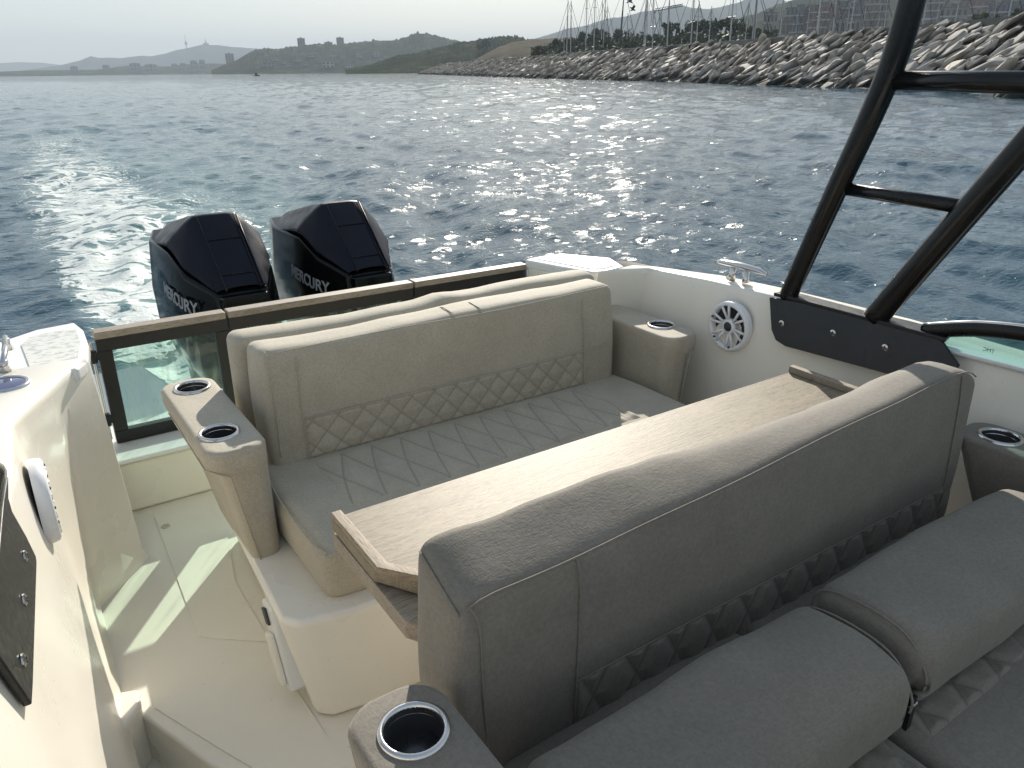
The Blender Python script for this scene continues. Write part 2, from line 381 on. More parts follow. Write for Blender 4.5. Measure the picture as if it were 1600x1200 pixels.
foam = np.maximum(foam, 0.7 * np.exp(-(toe_d / 1.6) ** 2) + 0.12 * np.exp(-((toe_d - 9) / 3.0) ** 2))
nv = X.size; nT = len(th_f)
me = bpy.data.meshes.new('sea'); me.vertices.add(nv)
me.vertices.foreach_set('co', np.stack([X, Y, Zs], -1).astype(np.float32).ravel())
I = np.arange(NR - 1)[:, None] * nT + np.arange(nT - 1)[None, :]
q = np.stack([I, I + nT, I + nT + 1, I + 1], -1).reshape(-1, 4)
me.loops.add(q.size); me.polygons.add(len(q)); me.loops.foreach_set('vertex_index', q.ravel().astype(np.int32))
me.polygons.foreach_set('loop_start', np.arange(0, q.size, 4, dtype=np.int32)); me.update(calc_edges=True)
me.polygons.foreach_set('use_smooth', np.ones(len(q), dtype=bool))
for nm, arr in (('foam', foam), ('aerated', aer)):
    at = me.attributes.new(nm, 'FLOAT', 'POINT'); at.data.foreach_set('value', arr.astype(np.float32).ravel())
SEA = mat('sea_water', (0.01, 0.04, 0.06), 0.07)
gco = nd(SEA, 'ShaderNodeNewGeometry').outputs['Position']
def wnoise(scale, stretch, detail, rotz=0.0, dist=0.0):
    mp = nd(SEA, 'ShaderNodeMapping'); mp.inputs['Scale'].default_value = (scale * stretch, scale, scale); mp.inputs['Rotation'].default_value = (0, 0, rotz)
    lk(SEA, gco, mp.inputs[0]); n = nd(SEA, 'ShaderNodeTexNoise', Scale=1.0, Detail=detail, Roughness=0.55, Distortion=dist); lk(SEA, mp.outputs[0], n.inputs[0]); return n.outputs[0]
rip1 = wnoise(6.5, 0.5, 3.0, R(-28)); rip2 = wnoise(17.0, 0.6, 3.0, R(-40)); rip3 = wnoise(1.3, 0.5, 4.0, R(-28)); swell = wnoise(0.30, 0.5, 6.0, R(-28))
patch = wnoise(0.035, 0.35, 3.0, R(-20))
calm = ramp(SEA, patch, [(0.38, (0.6,) * 3), (0.62, (1.0,) * 3)])
bn = bump(SEA, rip3, 0.05, 0.8)
bn = bump(SEA, rip1, 0.021, 0.85, bn)
def vm(op, a, b=None, scale=None):
    n = nd(SEA, 'ShaderNodeVectorMath', operation=op); lk(SEA, a, n.inputs[0])
    if b is not None:
        if isinstance(b, tuple): n.inputs[1].default_value = b
        else: lk(SEA, b, n.inputs[1])
    if scale is not None:
        if isinstance(scale, (int, float)): n.inputs['Scale'].default_value = scale
        else: lk(SEA, scale, n.inputs['Scale'])
    return n.outputs[0]
# small wind facets: every facet leans its own way, which breaks the sun's reflection into sparkles
dist0 = nd(SEA, 'ShaderNodeVectorMath', operation='LENGTH'); lk(SEA, gco, dist0.inputs[0]); dist0 = dist0.outputs['Value']
def facets(scale, pick, rad_, amp_, gate=None):
    mpv = nd(SEA, 'ShaderNodeMapping'); mpv.inputs['Scale'].default_value = (scale, scale, 0.0); lk(SEA, gco, mpv.inputs[0])
    vor = nd(SEA, 'ShaderNodeTexVoronoi', Scale=1.0, Randomness=1.0); vor.voronoi_dimensions = '2D'; lk(SEA, mpv.outputs[0], vor.inputs['Vector'])
    sx = nd(SEA, 'ShaderNodeSeparateXYZ'); lk(SEA, vor.outputs['Color'], sx.inputs[0])
    m_ = mth(SEA, 'MULTIPLY', mth(SEA, 'GREATER_THAN', sx.outputs[0], 1 - pick), mth(SEA, 'LESS_THAN', vor.outputs['Distance'], rad_))
    m_ = mth(SEA, 'MULTIPLY', m_, mth(SEA, 'GREATER_THAN', swell, 0.44))
    if gate is not None: m_ = mth(SEA, 'MULTIPLY', m_, gate)
    cx = nd(SEA, 'ShaderNodeCombineXYZ'); lk(SEA, mth(SEA, 'MULTIPLY', mth(SEA, 'SUBTRACT', sx.outputs[1], .5), amp_), cx.inputs[0]); lk(SEA, mth(SEA, 'MULTIPLY', mth(SEA, 'SUBTRACT', sx.outputs[2], .5), amp_), cx.inputs[1])
    return m_, vm('SCALE', cx.outputs[0], scale=m_)
def ramp01(lo, hi): return mth(SEA, 'DIVIDE', mth(SEA, 'SUBTRACT', dist0, lo), hi - lo, True)
inv = lambda v: mth(SEA, 'SUBTRACT', 1.0, v)
gn = mth(SEA, 'GREATER_THAN', inv(ramp01(14, 26)), 0.5); gm = mth(SEA, 'LESS_THAN', mth(SEA, 'ABSOLUTE', mth(SEA, 'SUBTRACT', dist0, 28)), 18); gf = mth(SEA, 'GREATER_THAN', dist0, 34)
f1m, f1t = facets(7.0, 0.30, 0.38, 0.30, gn); f2m, f2t = facets(3.0, 0.34, 0.40, 0.28, gm); f3m, f3t = facets(1.3, 0.36, 0.40, 0.30, gf)
fmax = mth(SEA, 'MAXIMUM', mth(SEA, 'MAXIMUM', f1m, f2m), f3m)
mpn = nd(SEA, 'ShaderNodeMapping'); mpn.inputs['Scale'].default_value = (2.4, 4.2, 0.0); mpn.inputs['Rotation'].default_value = (0, 0, R(-30)); lk(SEA, gco, mpn.inputs[0])
nn1 = nd(SEA, 'ShaderNodeTexNoise', Scale=1.0, Detail=1.5); lk(SEA, mpn.outputs[0], nn1.inputs['Vector'])
t1 = vm('ADD', vm('ADD', f1t, f2t), f3t)
t2 = vm('SCALE', vm('MULTIPLY', vm('SUBTRACT', nn1.outputs['Color'], (.5, .5, .5)), (1, 1, 0)), scale=mth(SEA, 'MULTIPLY', calm, 0.20))
bn = vm('NORMALIZE', vm('ADD', vm('ADD', bn, t1), t2))
fa = nd(SEA, 'ShaderNodeAttribute', attribute_name='foam').outputs['Fac']; ae = nd(SEA, 'ShaderNodeAttribute', attribute_name='aerated').outputs['Fac']
f1 = wnoise(2.0, 0.8, 10.0, 0.3, 1.4); f2 = wnoise(11.0, 1.0, 6.0, 0, 0.8)
ridge_n = mth(SEA, 'SUBTRACT', 1.0, mth(SEA, 'MULTIPLY', mth(SEA, 'ABSOLUTE', mth(SEA, 'SUBTRACT', f1, 0.5)), 7.0), True)
fl = mth(SEA, 'ADD', mth(SEA, 'MULTIPLY', ridge_n, 0.55), mth(SEA, 'MULTIPLY', f2, 0.45))
thr = mth(SEA, 'SUBTRACT', 1.02, mth(SEA, 'MULTIPLY', fa, 0.66))
fmask = mth(SEA, 'MULTIPLY', mth(SEA, 'SUBTRACT', fl, thr), 9.0, True)
deep = ramp(SEA, patch, [(0.3, (0.008, 0.046, 0.074)), (0.7, (0.012, 0.060, 0.090))])
aem = mth(SEA, 'MULTIPLY', ae, mth(SEA, 'ADD', 0.45, mth(SEA, 'MULTIPLY', f1, 0.9)), True)
wc = mixc(SEA, aem, deep, (0.13, 0.24, 0.23)); wc = mixc(SEA, fmask, wc, (0.60, 0.64, 0.62))
lk(SEA, wc, P(SEA).inputs['Base Color'])
lk(SEA, mth(SEA, 'ADD', mth(SEA, 'ADD', 0.014, mth(SEA, 'MULTIPLY', fmax, 0.10)), mth(SEA, 'MULTIPLY', fmask, 0.6)), P(SEA).inputs['Roughness'])
foamb = bump(SEA, f2, 0.03, 0.5, bn); lk(SEA, foamb, P(SEA).inputs['Normal'])
P(SEA).inputs['IOR'].default_value = 1.333
me.materials.append(SEA); so = bpy.data.objects.new('sea', me); COL.objects.link(so); props(so, 'choppy blue-grey sea with a pale foaming wake behind the engines', None, None, 'structure')
del RRg, TH, Zs

# ================================================================== FAR LAND
def land_mat(name, c1, c2, scale, c3=None):
    m = mat(name, c1, 1.0, spec=0.0)
    t = nd(m, 'ShaderNodeNewGeometry').outputs['Position']
    n = nd(m, 'ShaderNodeTexNoise', Scale=scale, Detail=8.0, Roughness=0.65); lk(m, t, n.inputs[0])
    st = [(0.38, c1), (0.58, c2)] + ([(0.72, c3)] if c3 else [])
    lk(m, ramp(m, n.outputs[0], st), P(m).inputs['Base Color']); lk(m, bump(m, n.outputs[0], 2.0 / scale * 0.05, 0.8), P(m).inputs['Normal']); return m
SCRUB = land_mat('wooded_hill', (0.018, 0.026, 0.014), (0.050, 0.055, 0.034), 0.035, (0.17, 0.15, 0.11))
DRY = land_mat('dry_grass_hill', (0.09, 0.078, 0.055), (0.15, 0.13, 0.095), 0.02, (0.07, 0.08, 0.04))
FARM = land_mat('distant_mountain', (0.035, 0.042, 0.030), (0.06, 0.062, 0.045), 0.004)
def lerp_prof(pts, x):
    return float(np.interp(x, [p[0] for p in pts], [p[1] for p in pts]))
def hill(name, label, pts, d_ridge, d_front, m, front_py=None, bumpy=0.02, step=3.0, seed=0, nrow=14):
    x0, x1 = pts[0][0], pts[-1][0]; n = int((x1 - x0) / step); V, Fa = [], []
    for i in range(n + 1):
        px = x0 + (x1 - x0) * i / n; top = sea_point(px, lerp_prof(pts, px), d_ridge)
        h = max(top[2], 0.5)
        for j in range(nrow + 4):
            t = j / nrow; d = d_front + (d_ridge - d_front) * t
            px_, py_ = sea_xy(px, d)
            hz = h * (math.sin(min(t, 1) * math.pi / 2) ** 1.15 if t <= 1 else 1 - (t - 1) ** 2 * 3)
            nn = noise.noise(Vector((px_ / d_ridge * 30, py_ / d_ridge * 30, seed))) + 0.6 * noise.noise(Vector((px_ / d_ridge * 120, py_ / d_ridge * 120, seed + 3)))
            n2 = noise.noise(Vector((px_ / d_ridge * 420, py_ / d_ridge * 420, seed + 5)))
            hz += h * 0.10 * nn * math.sin(min(t, 1) * math.pi) + bumpy * h * n2 * min(1, t * 2)
            V.append((px_, py_, max(hz, -1.5 if t == 0 else hz) if t > 0 else -1.5))
    r = nrow + 4
    for i in range(n):
        for j in range(r - 1): q = i * r + j; Fa.append((q, q + r, q + r + 1, q + 1))
    o = mk(name, V, Fa, m, None, smooth=True); return props(o, label, None, None, 'structure')
hill('mountain', 'palest mountain at the far left horizon', [(-260, 99), (-120, 95), (0, 99), (30, 97), (70, 98), (100, 102), (140, 108)], 9000, 8200, FARM, bumpy=0.01, seed=1)
hill('mountain', 'blue mountain ridge with a mast and a church on top', [(20, 112), (60, 107), (100, 101), (130, 94), (146, 88), (160, 91), (172, 90), (190, 91), (225, 87), (240, 88), (262, 84), (282, 78), (300, 75), (322, 70), (350, 71), (372, 74), (400, 76), (440, 79), (480, 84), (560, 92)], 6500, 5600, FARM, bumpy=0.015, seed=2)
hill('hill', 'low coastal plain along the far shore', [(-260, 112), (0, 112), (60, 110), (150, 109), (200, 103), (260, 104), (310, 99), (360, 100), (420, 102), (470, 104), (560, 106)], 3600, 3100, SCRUB, bumpy=0.10, step=1.5, seed=3)
hill('hill', 'grey headland below the twin towers', [(330, 110), (352, 101), (372, 94), (388, 86), (402, 79), (420, 76), (440, 77), (462, 73), (500, 70), (530, 70), (560, 67), (590, 64), (612, 65), (640, 58), (653, 54), (668, 53), (684, 57), (705, 62), (730, 68), (770, 80)], 2300, 1750, SCRUB, bumpy=0.075, step=1.0, seed=4)
hill('hill', 'dark wooded slope behind the end of the breakwater', [(540, 108), (580, 101), (620, 88), (650, 84), (690, 74), (720, 68), (760, 62), (785, 58), (808, 58), (820, 62), (850, 66), (880, 62), (930, 60), (1010, 62)], 1150, 760, SCRUB, bumpy=0.11, step=0.8, seed=5)
hill('hill', 'pale dry grass hill behind the breakwater', [(745, 92), (780, 74), (810, 65), (850, 61), (900, 60), (960, 62), (1060, 64)], 820, 600, DRY, bumpy=0.02, seed=6)
hill('mountain', 'blue mountain ridge behind the masts', [(830, 62), (858, 54), (884, 45), (915, 40), (945, 30), (975, 26), (1000, 18), (1030, 16), (1044, 9), (1058, 8), (1075, 13), (1100, 15), (1125, 9), (1150, 3), (1165, -3), (1190, -6), (1215, 2), (1240, 8), (1290, 12), (1400, 20)], 4600, 3800, FARM, bumpy=0.015, seed=7)
hill('hill', 'hazy slope above the harbour buildings', [(1150, 30), (1180, 22), (1205, 10), (1230, 4), (1260, -4), (1330, -14), (1420, -22), (1520, -26), (1700, -20), (1900, -10)], 1700, 950, SCRUB, bumpy=0.03, step=2, seed=8)

# distant buildings -------------------------------------------------
BCOL = [rough_mat('pale_render', (0.24, 0.22, 0.19), 0.9, scale=0.2), rough_mat('ochre_render', (0.21, 0.16, 0.12), 0.9, scale=0.2), rough_mat('grey_concrete', (0.13, 0.13, 0.14), 0.9, scale=0.2), rough_mat('brick_facade', (0.20, 0.12, 0.09), 0.9, scale=0.2)]
WIN = mat('dark_window_glass', (0.03, 0.035, 0.045), 0.15); RAIL = mat('white_balcony', (0.36, 0.355, 0.34), 0.7)
def building(px, py_top, w_px, dist, label, floors, bays, m, group, base_z=None, depth=None, balcony=True, cat='building', name='apartment_building'):
    c = sea_point(px, py_top, dist); ztop = c[2]; w = w_px * dist / 1297.0; dp = depth or w * 0.6
    z0 = base_z if base_z is not None else 0.0
    ang = -math.atan2(c[0], c[1])
    t = thing(name, label, cat, (c[0], c[1], z0), group, boat=False); t.rotation_euler = (0, 0, ang)
    h = ztop - z0
    mk2('wall', *box(-w / 2, w / 2, 0, dp, 0, h), m, t)
    mk2('roof', *join(box(-w / 2 - 0.3, w / 2 + 0.3, -0.3, dp + 0.3, h, h + 0.5), box(-w * 0.15, w * 0.12, dp * 0.3, dp * 0.7, h + 0.5, h + 2.6)), BCOL[2], t)
    if not floors: return t
    fh = h / floors; bw = w / bays
    wv, bv = [], []
    wm = meshdata('window', *box(-bw * 0.28, bw * 0.28, -0.08, 0.05, fh * 0.22, fh * 0.78), WIN)
    for f in range(floors):
        for b in range(bays):
            o = bpy.data.objects.new('window', wm); COL.objects.link(o); o.parent = t; o.location = (-w / 2 + bw * (b + 0.5), 0, f * fh)
        if balcony: 
            k = random.choice((0, 1)) ; a0 = -w / 2 + (w * 0.1 if k else 0); a1 = w / 2 - (0 if k else w * 0.35)
            mk2('balcony', *box(a0, a1, -1.3, -0.02, f * fh + 0.02, f * fh + 0.9), RAIL, t)
    return t
def meshdata(name, v, f, m):
    me = bpy.data.meshes.new(name); me.from_pydata([tuple(p) for p in v], [], f); me.materials.append(m); me.update(); return me
def mk2(name, v, f, m, t):
    o = bpy.data.objects.new(name, meshdata(name, v, f, m)); COL.objects.link(o); o.parent = t; return o
building(470, 60, 11, 2250, 'left of the two twin tower blocks on the grey headland', 9, 3, BCOL[2], None, 60, balcony=False)
building(531, 59, 11, 2250, 'right of the two twin tower blocks on the grey headland', 9, 3, BCOL[2], None, 60, balcony=False)
building(358, 84, 12, 2600, 'lone tower block at the foot of the headland', 9, 3, BCOL[2], None, 5, balcony=False)
building(513, 66, 12, 2240, 'low rounded block between the twin towers', 4, 3, BCOL[2], None, 55, balcony=False)
rb = random.Random(5)
far_list = [(402, 103, 7, 1850), (436, 92, 6, 1950), (445, 96, 8, 1900), (478, 98, 7, 1880), (495, 94, 6, 2000), (528, 95, 7, 1900), (536, 88, 6, 2100), (553, 93, 7, 1950), (570, 90, 6, 2000), (596, 93, 8, 1900), (603, 88, 6, 2050), (272, 100, 8, 3300), (285, 99, 7, 3250), (165, 102, 9, 3300), (115, 104, 9, 3300), (302, 95, 9, 3200), (315, 94, 8, 3300), (210, 99, 14, 3250), (235, 101, 16, 3280), (395, 96, 12, 2200), (383, 100, 10, 2100), (420, 97, 16, 1900), (450, 99, 10, 1850), (512, 96, 18, 1800), (545, 100, 12, 1790), (580, 99, 14, 1850), (612, 97, 10, 1900), (487, 84, 12, 2100), (560, 82, 10, 2150), (588, 80, 12, 2150), (640, 92, 12, 1500), (430, 90, 10, 2050), (465, 91, 12, 2000)]
ords = ['first', 'second', 'third', 'fourth', 'fifth', 'sixth', 'seventh', 'eighth', 'ninth', 'tenth', 'eleventh', 'twelfth', 'thirteenth', 'fourteenth', 'fifteenth', 'sixteenth', 'seventeenth', 'eighteenth', 'nineteenth', 'twentieth',
        'twenty-first', 'twenty-second', 'twenty-third', 'twenty-fourth', 'twenty-fifth', 'twenty-sixth', 'twenty-seventh', 'twenty-eighth', 'twenty-ninth', 'thirtieth', 'thirty-first', 'thirty-second', 'thirty-third', 'thirty-fourth', 'thirty-fifth', 'thirty-sixth', 'thirty-seventh', 'thirty-eighth', 'thirty-ninth', 'fortieth']
for i, (px, py, w, d) in enumerate(sorted(far_list)):
    bz = 0
    if px > 395:                             # stand it on the slope of the headland
        prof = [(330, 110), (352, 101), (372, 94), (388, 86), (402, 79), (420, 76), (440, 77), (462, 73), (500, 70), (530, 70), (560, 67), (590, 64), (612, 65), (640, 58)]
        for _ in range(4):
            z_ = sea_point(px, py + w * .45, d)[2]; h_ = sea_point(px, lerp_prof(prof, px), 2300)[2]; t_ = 2 / math.pi * math.asin(max(0.02, min(.98, z_ / h_)) ** (1 / 1.15)); d = 1740 + 545 * t_
        bz = sea_point(px, py + w * .6, d)[2] - 6
    building(px, py, w, d, '%s from the left of the small hazy buildings on the far shore' % ords[i], 3, 3, BCOL[rb.randrange(3)], 'small buildings along the far shore', bz, balcony=False, name='far_building')
near_list = [(1205, 20, 20, 640, 5, 4, 0), (1226, 34, 15, 560, 3, 3, 1), (1252, 12, 40, 700, 7, 7, 2), (1290, 8, 42, 690, 8, 7, 3), (1330, 2, 36, 700, 9, 6, 2), (1322, 30, 40, 520, 3, 6, 0), (1368, -4, 40, 720, 9, 6, 1), (1452, -6, 40, 760, 9, 6, 2), (1492, 12, 34, 600, 6, 5, 0), (1530, -14, 44, 820, 9, 6, 3), (1575, 4, 44, 640, 6, 6, 2), (1630, -6, 50, 700, 7, 6, 0)]
blab = ['pale', 'low ochre', 'grey', 'brick', 'grey', 'long low pale', 'ochre', 'grey', 'pale', 'brick', 'grey', 'pale']
for i, (px, py, w, d, fl_, by, mi) in enumerate(near_list):
    building(px, py, w, d, '%s apartment block behind the masts, %s of them from the left' % (blab[i], ords[i]), fl_, by, BCOL[mi], 'apartment blocks behind the harbour', 2)
# hill top mast, chapel, crane, tiny boat, gulls
def far_thing(name, label, cat, px, py, dist, parts, group=None):
    c = sea_point(px, py, dist); t = thing(name, label, cat, tuple(c), group, boat=False); t.rotation_euler = (0, 0, -math.atan2(c[0], c[1]))
    for nm, (v, f), m in parts: mk2(nm, v, f, m, t)
    return t
far_thing('communication_tower', 'slim lattice communication tower on the blue mountain ridge', 'tower', 292, 78, 6450, [('mast', tube([(0, 0, -20), (0, 0, 95)], [3.5, 1.2], 6), BCOL[2]), ('platform', lathe([(0, 30), (7, 31), (9, 40), (7, 52), (0, 55)], (0, 0, 0), n=10), BCOL[2])])
far_thing('church', 'church with a spire on top of the blue mountain ridge', 'church', 322, 71, 6450, [('nave', box(-20, 20, -10, 10, -20, 14), BCOL[2]), ('spire', tube([(0, 0, 10), (0, 0, 26), (0, 0, 44)], [6, 5, 0.3], 6), BCOL[2])])
cr = far_thing('tower_crane', 'grey construction crane standing behind the sailboat masts', 'crane', 1031, 50, 900, [
    ('crane_tower', join(*[tube([(a, b, -20), (a, b, 22)], 0.3, 4) for a in (-1, 1) for b in (-1, 1)], *[tube([(-1, -1, z), (1, -1, z + 3)], 0.2, 4) for z in range(-20, 20, 3)]), BCOL[2]),
    ('jib', join(tube([(-6, 0, 20), (22, 0, 24)], 0.45, 4), tube([(-6, 0, 22), (22, 0, 26)], 0.3, 4), *[tube([(x, 0, 20.9 + x * .14), (x + 2, 0, 23.2 + x * .14)], 0.2, 4) for x in range(-6, 20, 3)]), BCOL[2]),
    ('counterweight', box(-8, -5.5, -1, 1, 17.5, 20.5), BCOL[2])])
DARKB = mat('dark_boat_paint', (0.03, 0.03, 0.035), 0.5)
HULLV = prism([(-4.5, 0), (-3.5, -1.1), (3.6, -1.1), (5, 0)], -0.2, 1.0, 'z', [(-4.6, 0), (-3.6, -1.4), (3.8, -1.4), (5.8, 0)])
def hullv(L=1.0, col=None):
    out = []
    secs = [(-1, .62, .55), (-.5, .95, .8), (0, 1, 1), (.5, .8, 1.05), (.85, .35, 1.15), (1, .03, 1.25)]
    V, Fa = [], []
    for s_, w, h in secs:
        for a, b in ((0, -0.4), (w * .75, -.1), (w, h), (-w, h), (-w * .75, -.1)): V.append((s_ * 5 * L, a * 1.5 * L, b * L))
    for i in range(len(secs) - 1):
        for k in range(5): Fa.append((i * 5 + k, i * 5 + (k + 1) % 5, i * 5 + 5 + (k + 1) % 5, i * 5 + 5 + k))
    Fa += [tuple(range(5)), tuple(range(25, 30))]
    return V, Fa
p = sea_point(400, 113, 620)
fb = thing('fishing_boat', 'tiny dark fishing boat on the sea off the headland', 'boat', (p[0], p[1], 0), boat=False); fb.rotation_euler = (0, 0, R(10))
mk2('hull', *hullv(0.55), DARKB, fb); mk2('cabin', *prism([(-0.9, .5), (.7, .5), (.4, 1.9), (-0.7, 1.9)], -.6, .6, 'y'), DARKB, fb)
GULL = mat('dark_gull_feathers', (0.05, 0.05, 0.055), 0.8)
for i, (px, py, tl) in enumerate(((984, 2, 30), (988, 14, -25))):
    c = sea_point(px, py, 60); g = thing('gull', ['upper dark gull gliding above the masts', 'lower dark gull gliding just below the other'][i], 'bird', tuple(c), 'gulls over the masts', boat=False); g.rotation_euler = (R(tl), R(35), -0.8)
    mk2('body', *tube([(-.22, 0, 0), (-.1, 0, .01), (.1, 0, .02), (.2, 0, .03), (.26, 0, .02)], [.01, .05, .06, .035, .008], 8), GULL, g)
    for s_ in (-1, 1):
        mk2('wing', [(-.09, 0, .03), (.08, 0, .03), (.11, .28 * s_, .13), (-.05, .3 * s_, .12), (-.12, .62 * s_, .05), (-.02, 0.0, .05)], [(0, 1, 2, 3), (3, 2, 4), (1, 5, 2)], GULL, g)

# ================================================================== BREAKWATER
BW = thing('breakwater', 'long breakwater of piled grey boulders with a low concrete wall', 'breakwater', (0, 0, 0), boat=False)
ROCKM = rough_mat('limestone_boulder', (0.33, 0.312, 0.29), 0.85, scale=0.9, amp=0.35, bdist=0.10, spec=0.15)
oi = nd(ROCKM, 'ShaderNodeObjectInfo'); _c = P(ROCKM).inputs['Base Color'].links[0].from_socket
mu = nd(ROCKM, 'ShaderNodeMix', data_type='RGBA', blend_type='MULTIPLY'); mu.inputs[0].default_value = 1
lk(ROCKM, _c, mu.inputs[6]); lk(ROCKM, ramp(ROCKM, oi.outputs['Random'], [(0, (0.80, 0.82, 0.85)), (0.5, (1.0, 0.98, 0.95)), (1, (1.22, 1.17, 1.10))]), mu.inputs[7])
gp = nd(ROCKM, 'ShaderNodeNewGeometry'); sz = nd(ROCKM, 'ShaderNodeSeparateXYZ'); lk(ROCKM, gp.outputs['Position'], sz.inputs[0])
wetn = nd(ROCKM, 'ShaderNodeTexNoise', Scale=0.7); lk(ROCKM, gp.outputs['Position'], wetn.inputs[0])
wet = mth(ROCKM, 'SUBTRACT', 1.0, mth(ROCKM, 'MULTIPLY', mth(ROCKM, 'SUBTRACT', sz.outputs[2], mth(ROCKM, 'MULTIPLY', wetn.outputs[0], 1.2)), 2.0), True)
lk(ROCKM, mixc(ROCKM, mth(ROCKM, 'MULTIPLY', wet, 0.8), mu.outputs[2], (0.045, 0.043, 0.035)), P(ROCKM).inputs['Base Color'])
CORE = rough_mat('dark_rubble_core', (0.05, 0.047, 0.042), 0.95, scale=0.6)
CONC = rough_mat('weathered_concrete', (0.15, 0.15, 0.135), 0.9, scale=0.35, amp=0.4)
toe = [np.array([*t]) for t in TOE]; seg = [np.linalg.norm(toe[i + 1] - toe[i]) for i in range(len(toe) - 1)]; cum = np.concatenate([[0], np.cumsum(seg)])
def toe_at(s_):                              # s measured from the near (right) end
    s_ = cum[-1] - s_; i = min(max(int(np.searchsorted(cum, s_) - 1), 0), len(seg) - 1); t = (s_ - cum[i]) / seg[i]
    p = toe[i] + (toe[i + 1] - toe[i]) * t; e = (toe[i + 1] - toe[i]) / seg[i]; nrm = np.array([-e[1], e[0]])
    if nrm @ p < 0: nrm = -nrm               # landward
    return p, e, nrm
CREST, RUN = 5.3, 9.5
V, Fa = [], []
ss = np.linspace(0, cum[-1], 60)
for s_ in ss:
    p, e, n_ = toe_at(s_); k = 1.0 if s_ < cum[-1] - 60 else max(0.35, (cum[-1] - s_) / 60)
    for off, z in ((-3, -2.5), (0, -0.4), (RUN, CREST * k - 0.6), (RUN + 3, CREST * k - 0.5), (RUN + 6, 2.2 * k), (RUN + 40, 2.0 * k)):
        V.append((*(p + n_ * off), z))
for i in range(len(ss) - 1):
    for j in range(5): q = i * 6 + j; Fa.append((q, q + 6, q + 7, q + 1))
mk('rubble_core', V, Fa, CORE, BW)
V, Fa = [], []
for s_ in ss:
    p, e, n_ = toe_at(s_); k = 1.0 if s_ < cum[-1] - 60 else max(0.35, (cum[-1] - s_) / 60)
    for off, z in ((RUN + 0.6, CREST * k - 0.8), (RUN + 0.6, CREST * k + 0.75), (RUN + 1.3, CREST * k + 0.8), (RUN + 1.3, CREST * k - 0.8)): V.append((*(p + n_ * off), z))
for i in range(len(ss) - 1):
    for j in range(3): q = i * 4 + j; Fa.append((q, q + 4, q + 5, q + 1))
mk('parapet_wall', V, Fa, CONC, BW)
rk = random.Random(3); rock_me = []
for i in range(12):
    bm = bmesh.new()
    for k in range(17):
        v = Vector((rk.gauss(0, 1), rk.gauss(0, 1), rk.gauss(0, 1))).normalized()
        bm.verts.new((max(-.85, min(.85, v.x * 1.25)), max(-.8, min(.8, v.y * 1.2)), max(-.55, min(.55, v.z * rk.uniform(.7, 1.1)))))
    r_ = bmesh.ops.convex_hull(bm, input=bm.verts); bmesh.ops.delete(bm, geom=list({g for g in r_['geom_interior'] + r_['geom_unused'] if isinstance(g, bmesh.types.BMVert)}), context='VERTS')
    bmesh.ops.bevel(bm, geom=list(bm.edges), offset=0.05, segments=1, affect='EDGES')
    m_ = bpy.data.meshes.new('rock'); bm.to_mesh(m_); bm.free(); m_.materials.append(ROCKM); rock_me.append(m_)
cands = []
s_ = 0.5
while s_ < cum[-1] - 1:
    p, e, n_ = toe_at(s_); k = 1.0 if s_ < cum[-1] - 60 else max(0.3, (cum[-1] - s_) / 60)
    t = -0.06
    while t < 1.04:
        q = p + n_ * (RUN * t * k + rk.uniform(-.3, .3)) + e * rk.uniform(-.9, .9); z = CREST * k * t + rk.uniform(-.25, .25) - 0.1
        big = rk.uniform(0.66, 1.30) * (1.12 if t < 0.3 else 0.8 if t > .86 else 1)
        tilt = rk.gauss(R(17), R(10)); slope = math.atan2(CREST, RUN)
        ea = math.atan2(e[1], e[0])
        M_ = Matrix.Translation((q[0], q[1], z)) @ Matrix.Rotation(ea, 4, 'Z') @ Matrix.Rotation(slope * rk.uniform(.75, 1.1) * (1 if np.cross(e, n_) > 0 else -1), 4, 'X') @ Matrix.Rotation(-tilt, 4, 'Y') @ Matrix.Rotation(rk.gauss(R(0), R(16)), 4, 'Z') @ Matrix.Diagonal((2.05 * big * rk.uniform(.85, 1.15), 1.12 * big, 0.57 * big * rk.uniform(.75, 1.25), 1))
        cands.append((math.hypot(q[0], q[1]) / big, M_, rk.randrange(12), s_)); t += rk.uniform(0.088, 0.125)
    s_ += rk.uniform(1.35, 1.95)
vis = [c for c in cands if True]
def inview(c):
    d = Vector(c[1].translation) - Vector(cam_w); v = cam.matrix_world.to_3x3().transposed() @ d; return abs(v.x / v.z) < 0.69
sel = sorted([c for c in cands if inview(c)], key=lambda c: c[0])[:290]; ids = {id(c) for c in sel}
for c in sel:
    o = bpy.data.objects.new('rock', rock_me[c[2]]); COL.objects.link(o); o.parent = BW; o.matrix_local = c[1]
rv = [np.array([v.co[:] for v in m_.vertices]) for m_ in rock_me]; rf = [[tuple(p.vertices) for p in m_.polygons] for m_ in rock_me]
V, Fa = [], []
for c in cands:
    if id(c) in ids: continue
    Mx = np.array(c[1]); n0 = len(V); vv = rv[c[2]] @ Mx[:3, :3].T + Mx[:3, 3]; V.extend(vv.tolist()); Fa.extend([tuple(i + n0 for i in f) for f in rf[c[2]]])
me = bpy.data.meshes.new('distant_rocks'); me.from_pydata(V, [], Fa); me.materials.append(ROCKM); o = bpy.data.objects.new('distant_rocks', me); COL.objects.link(o); o.parent = BW; o['kind'] = 'stuff'

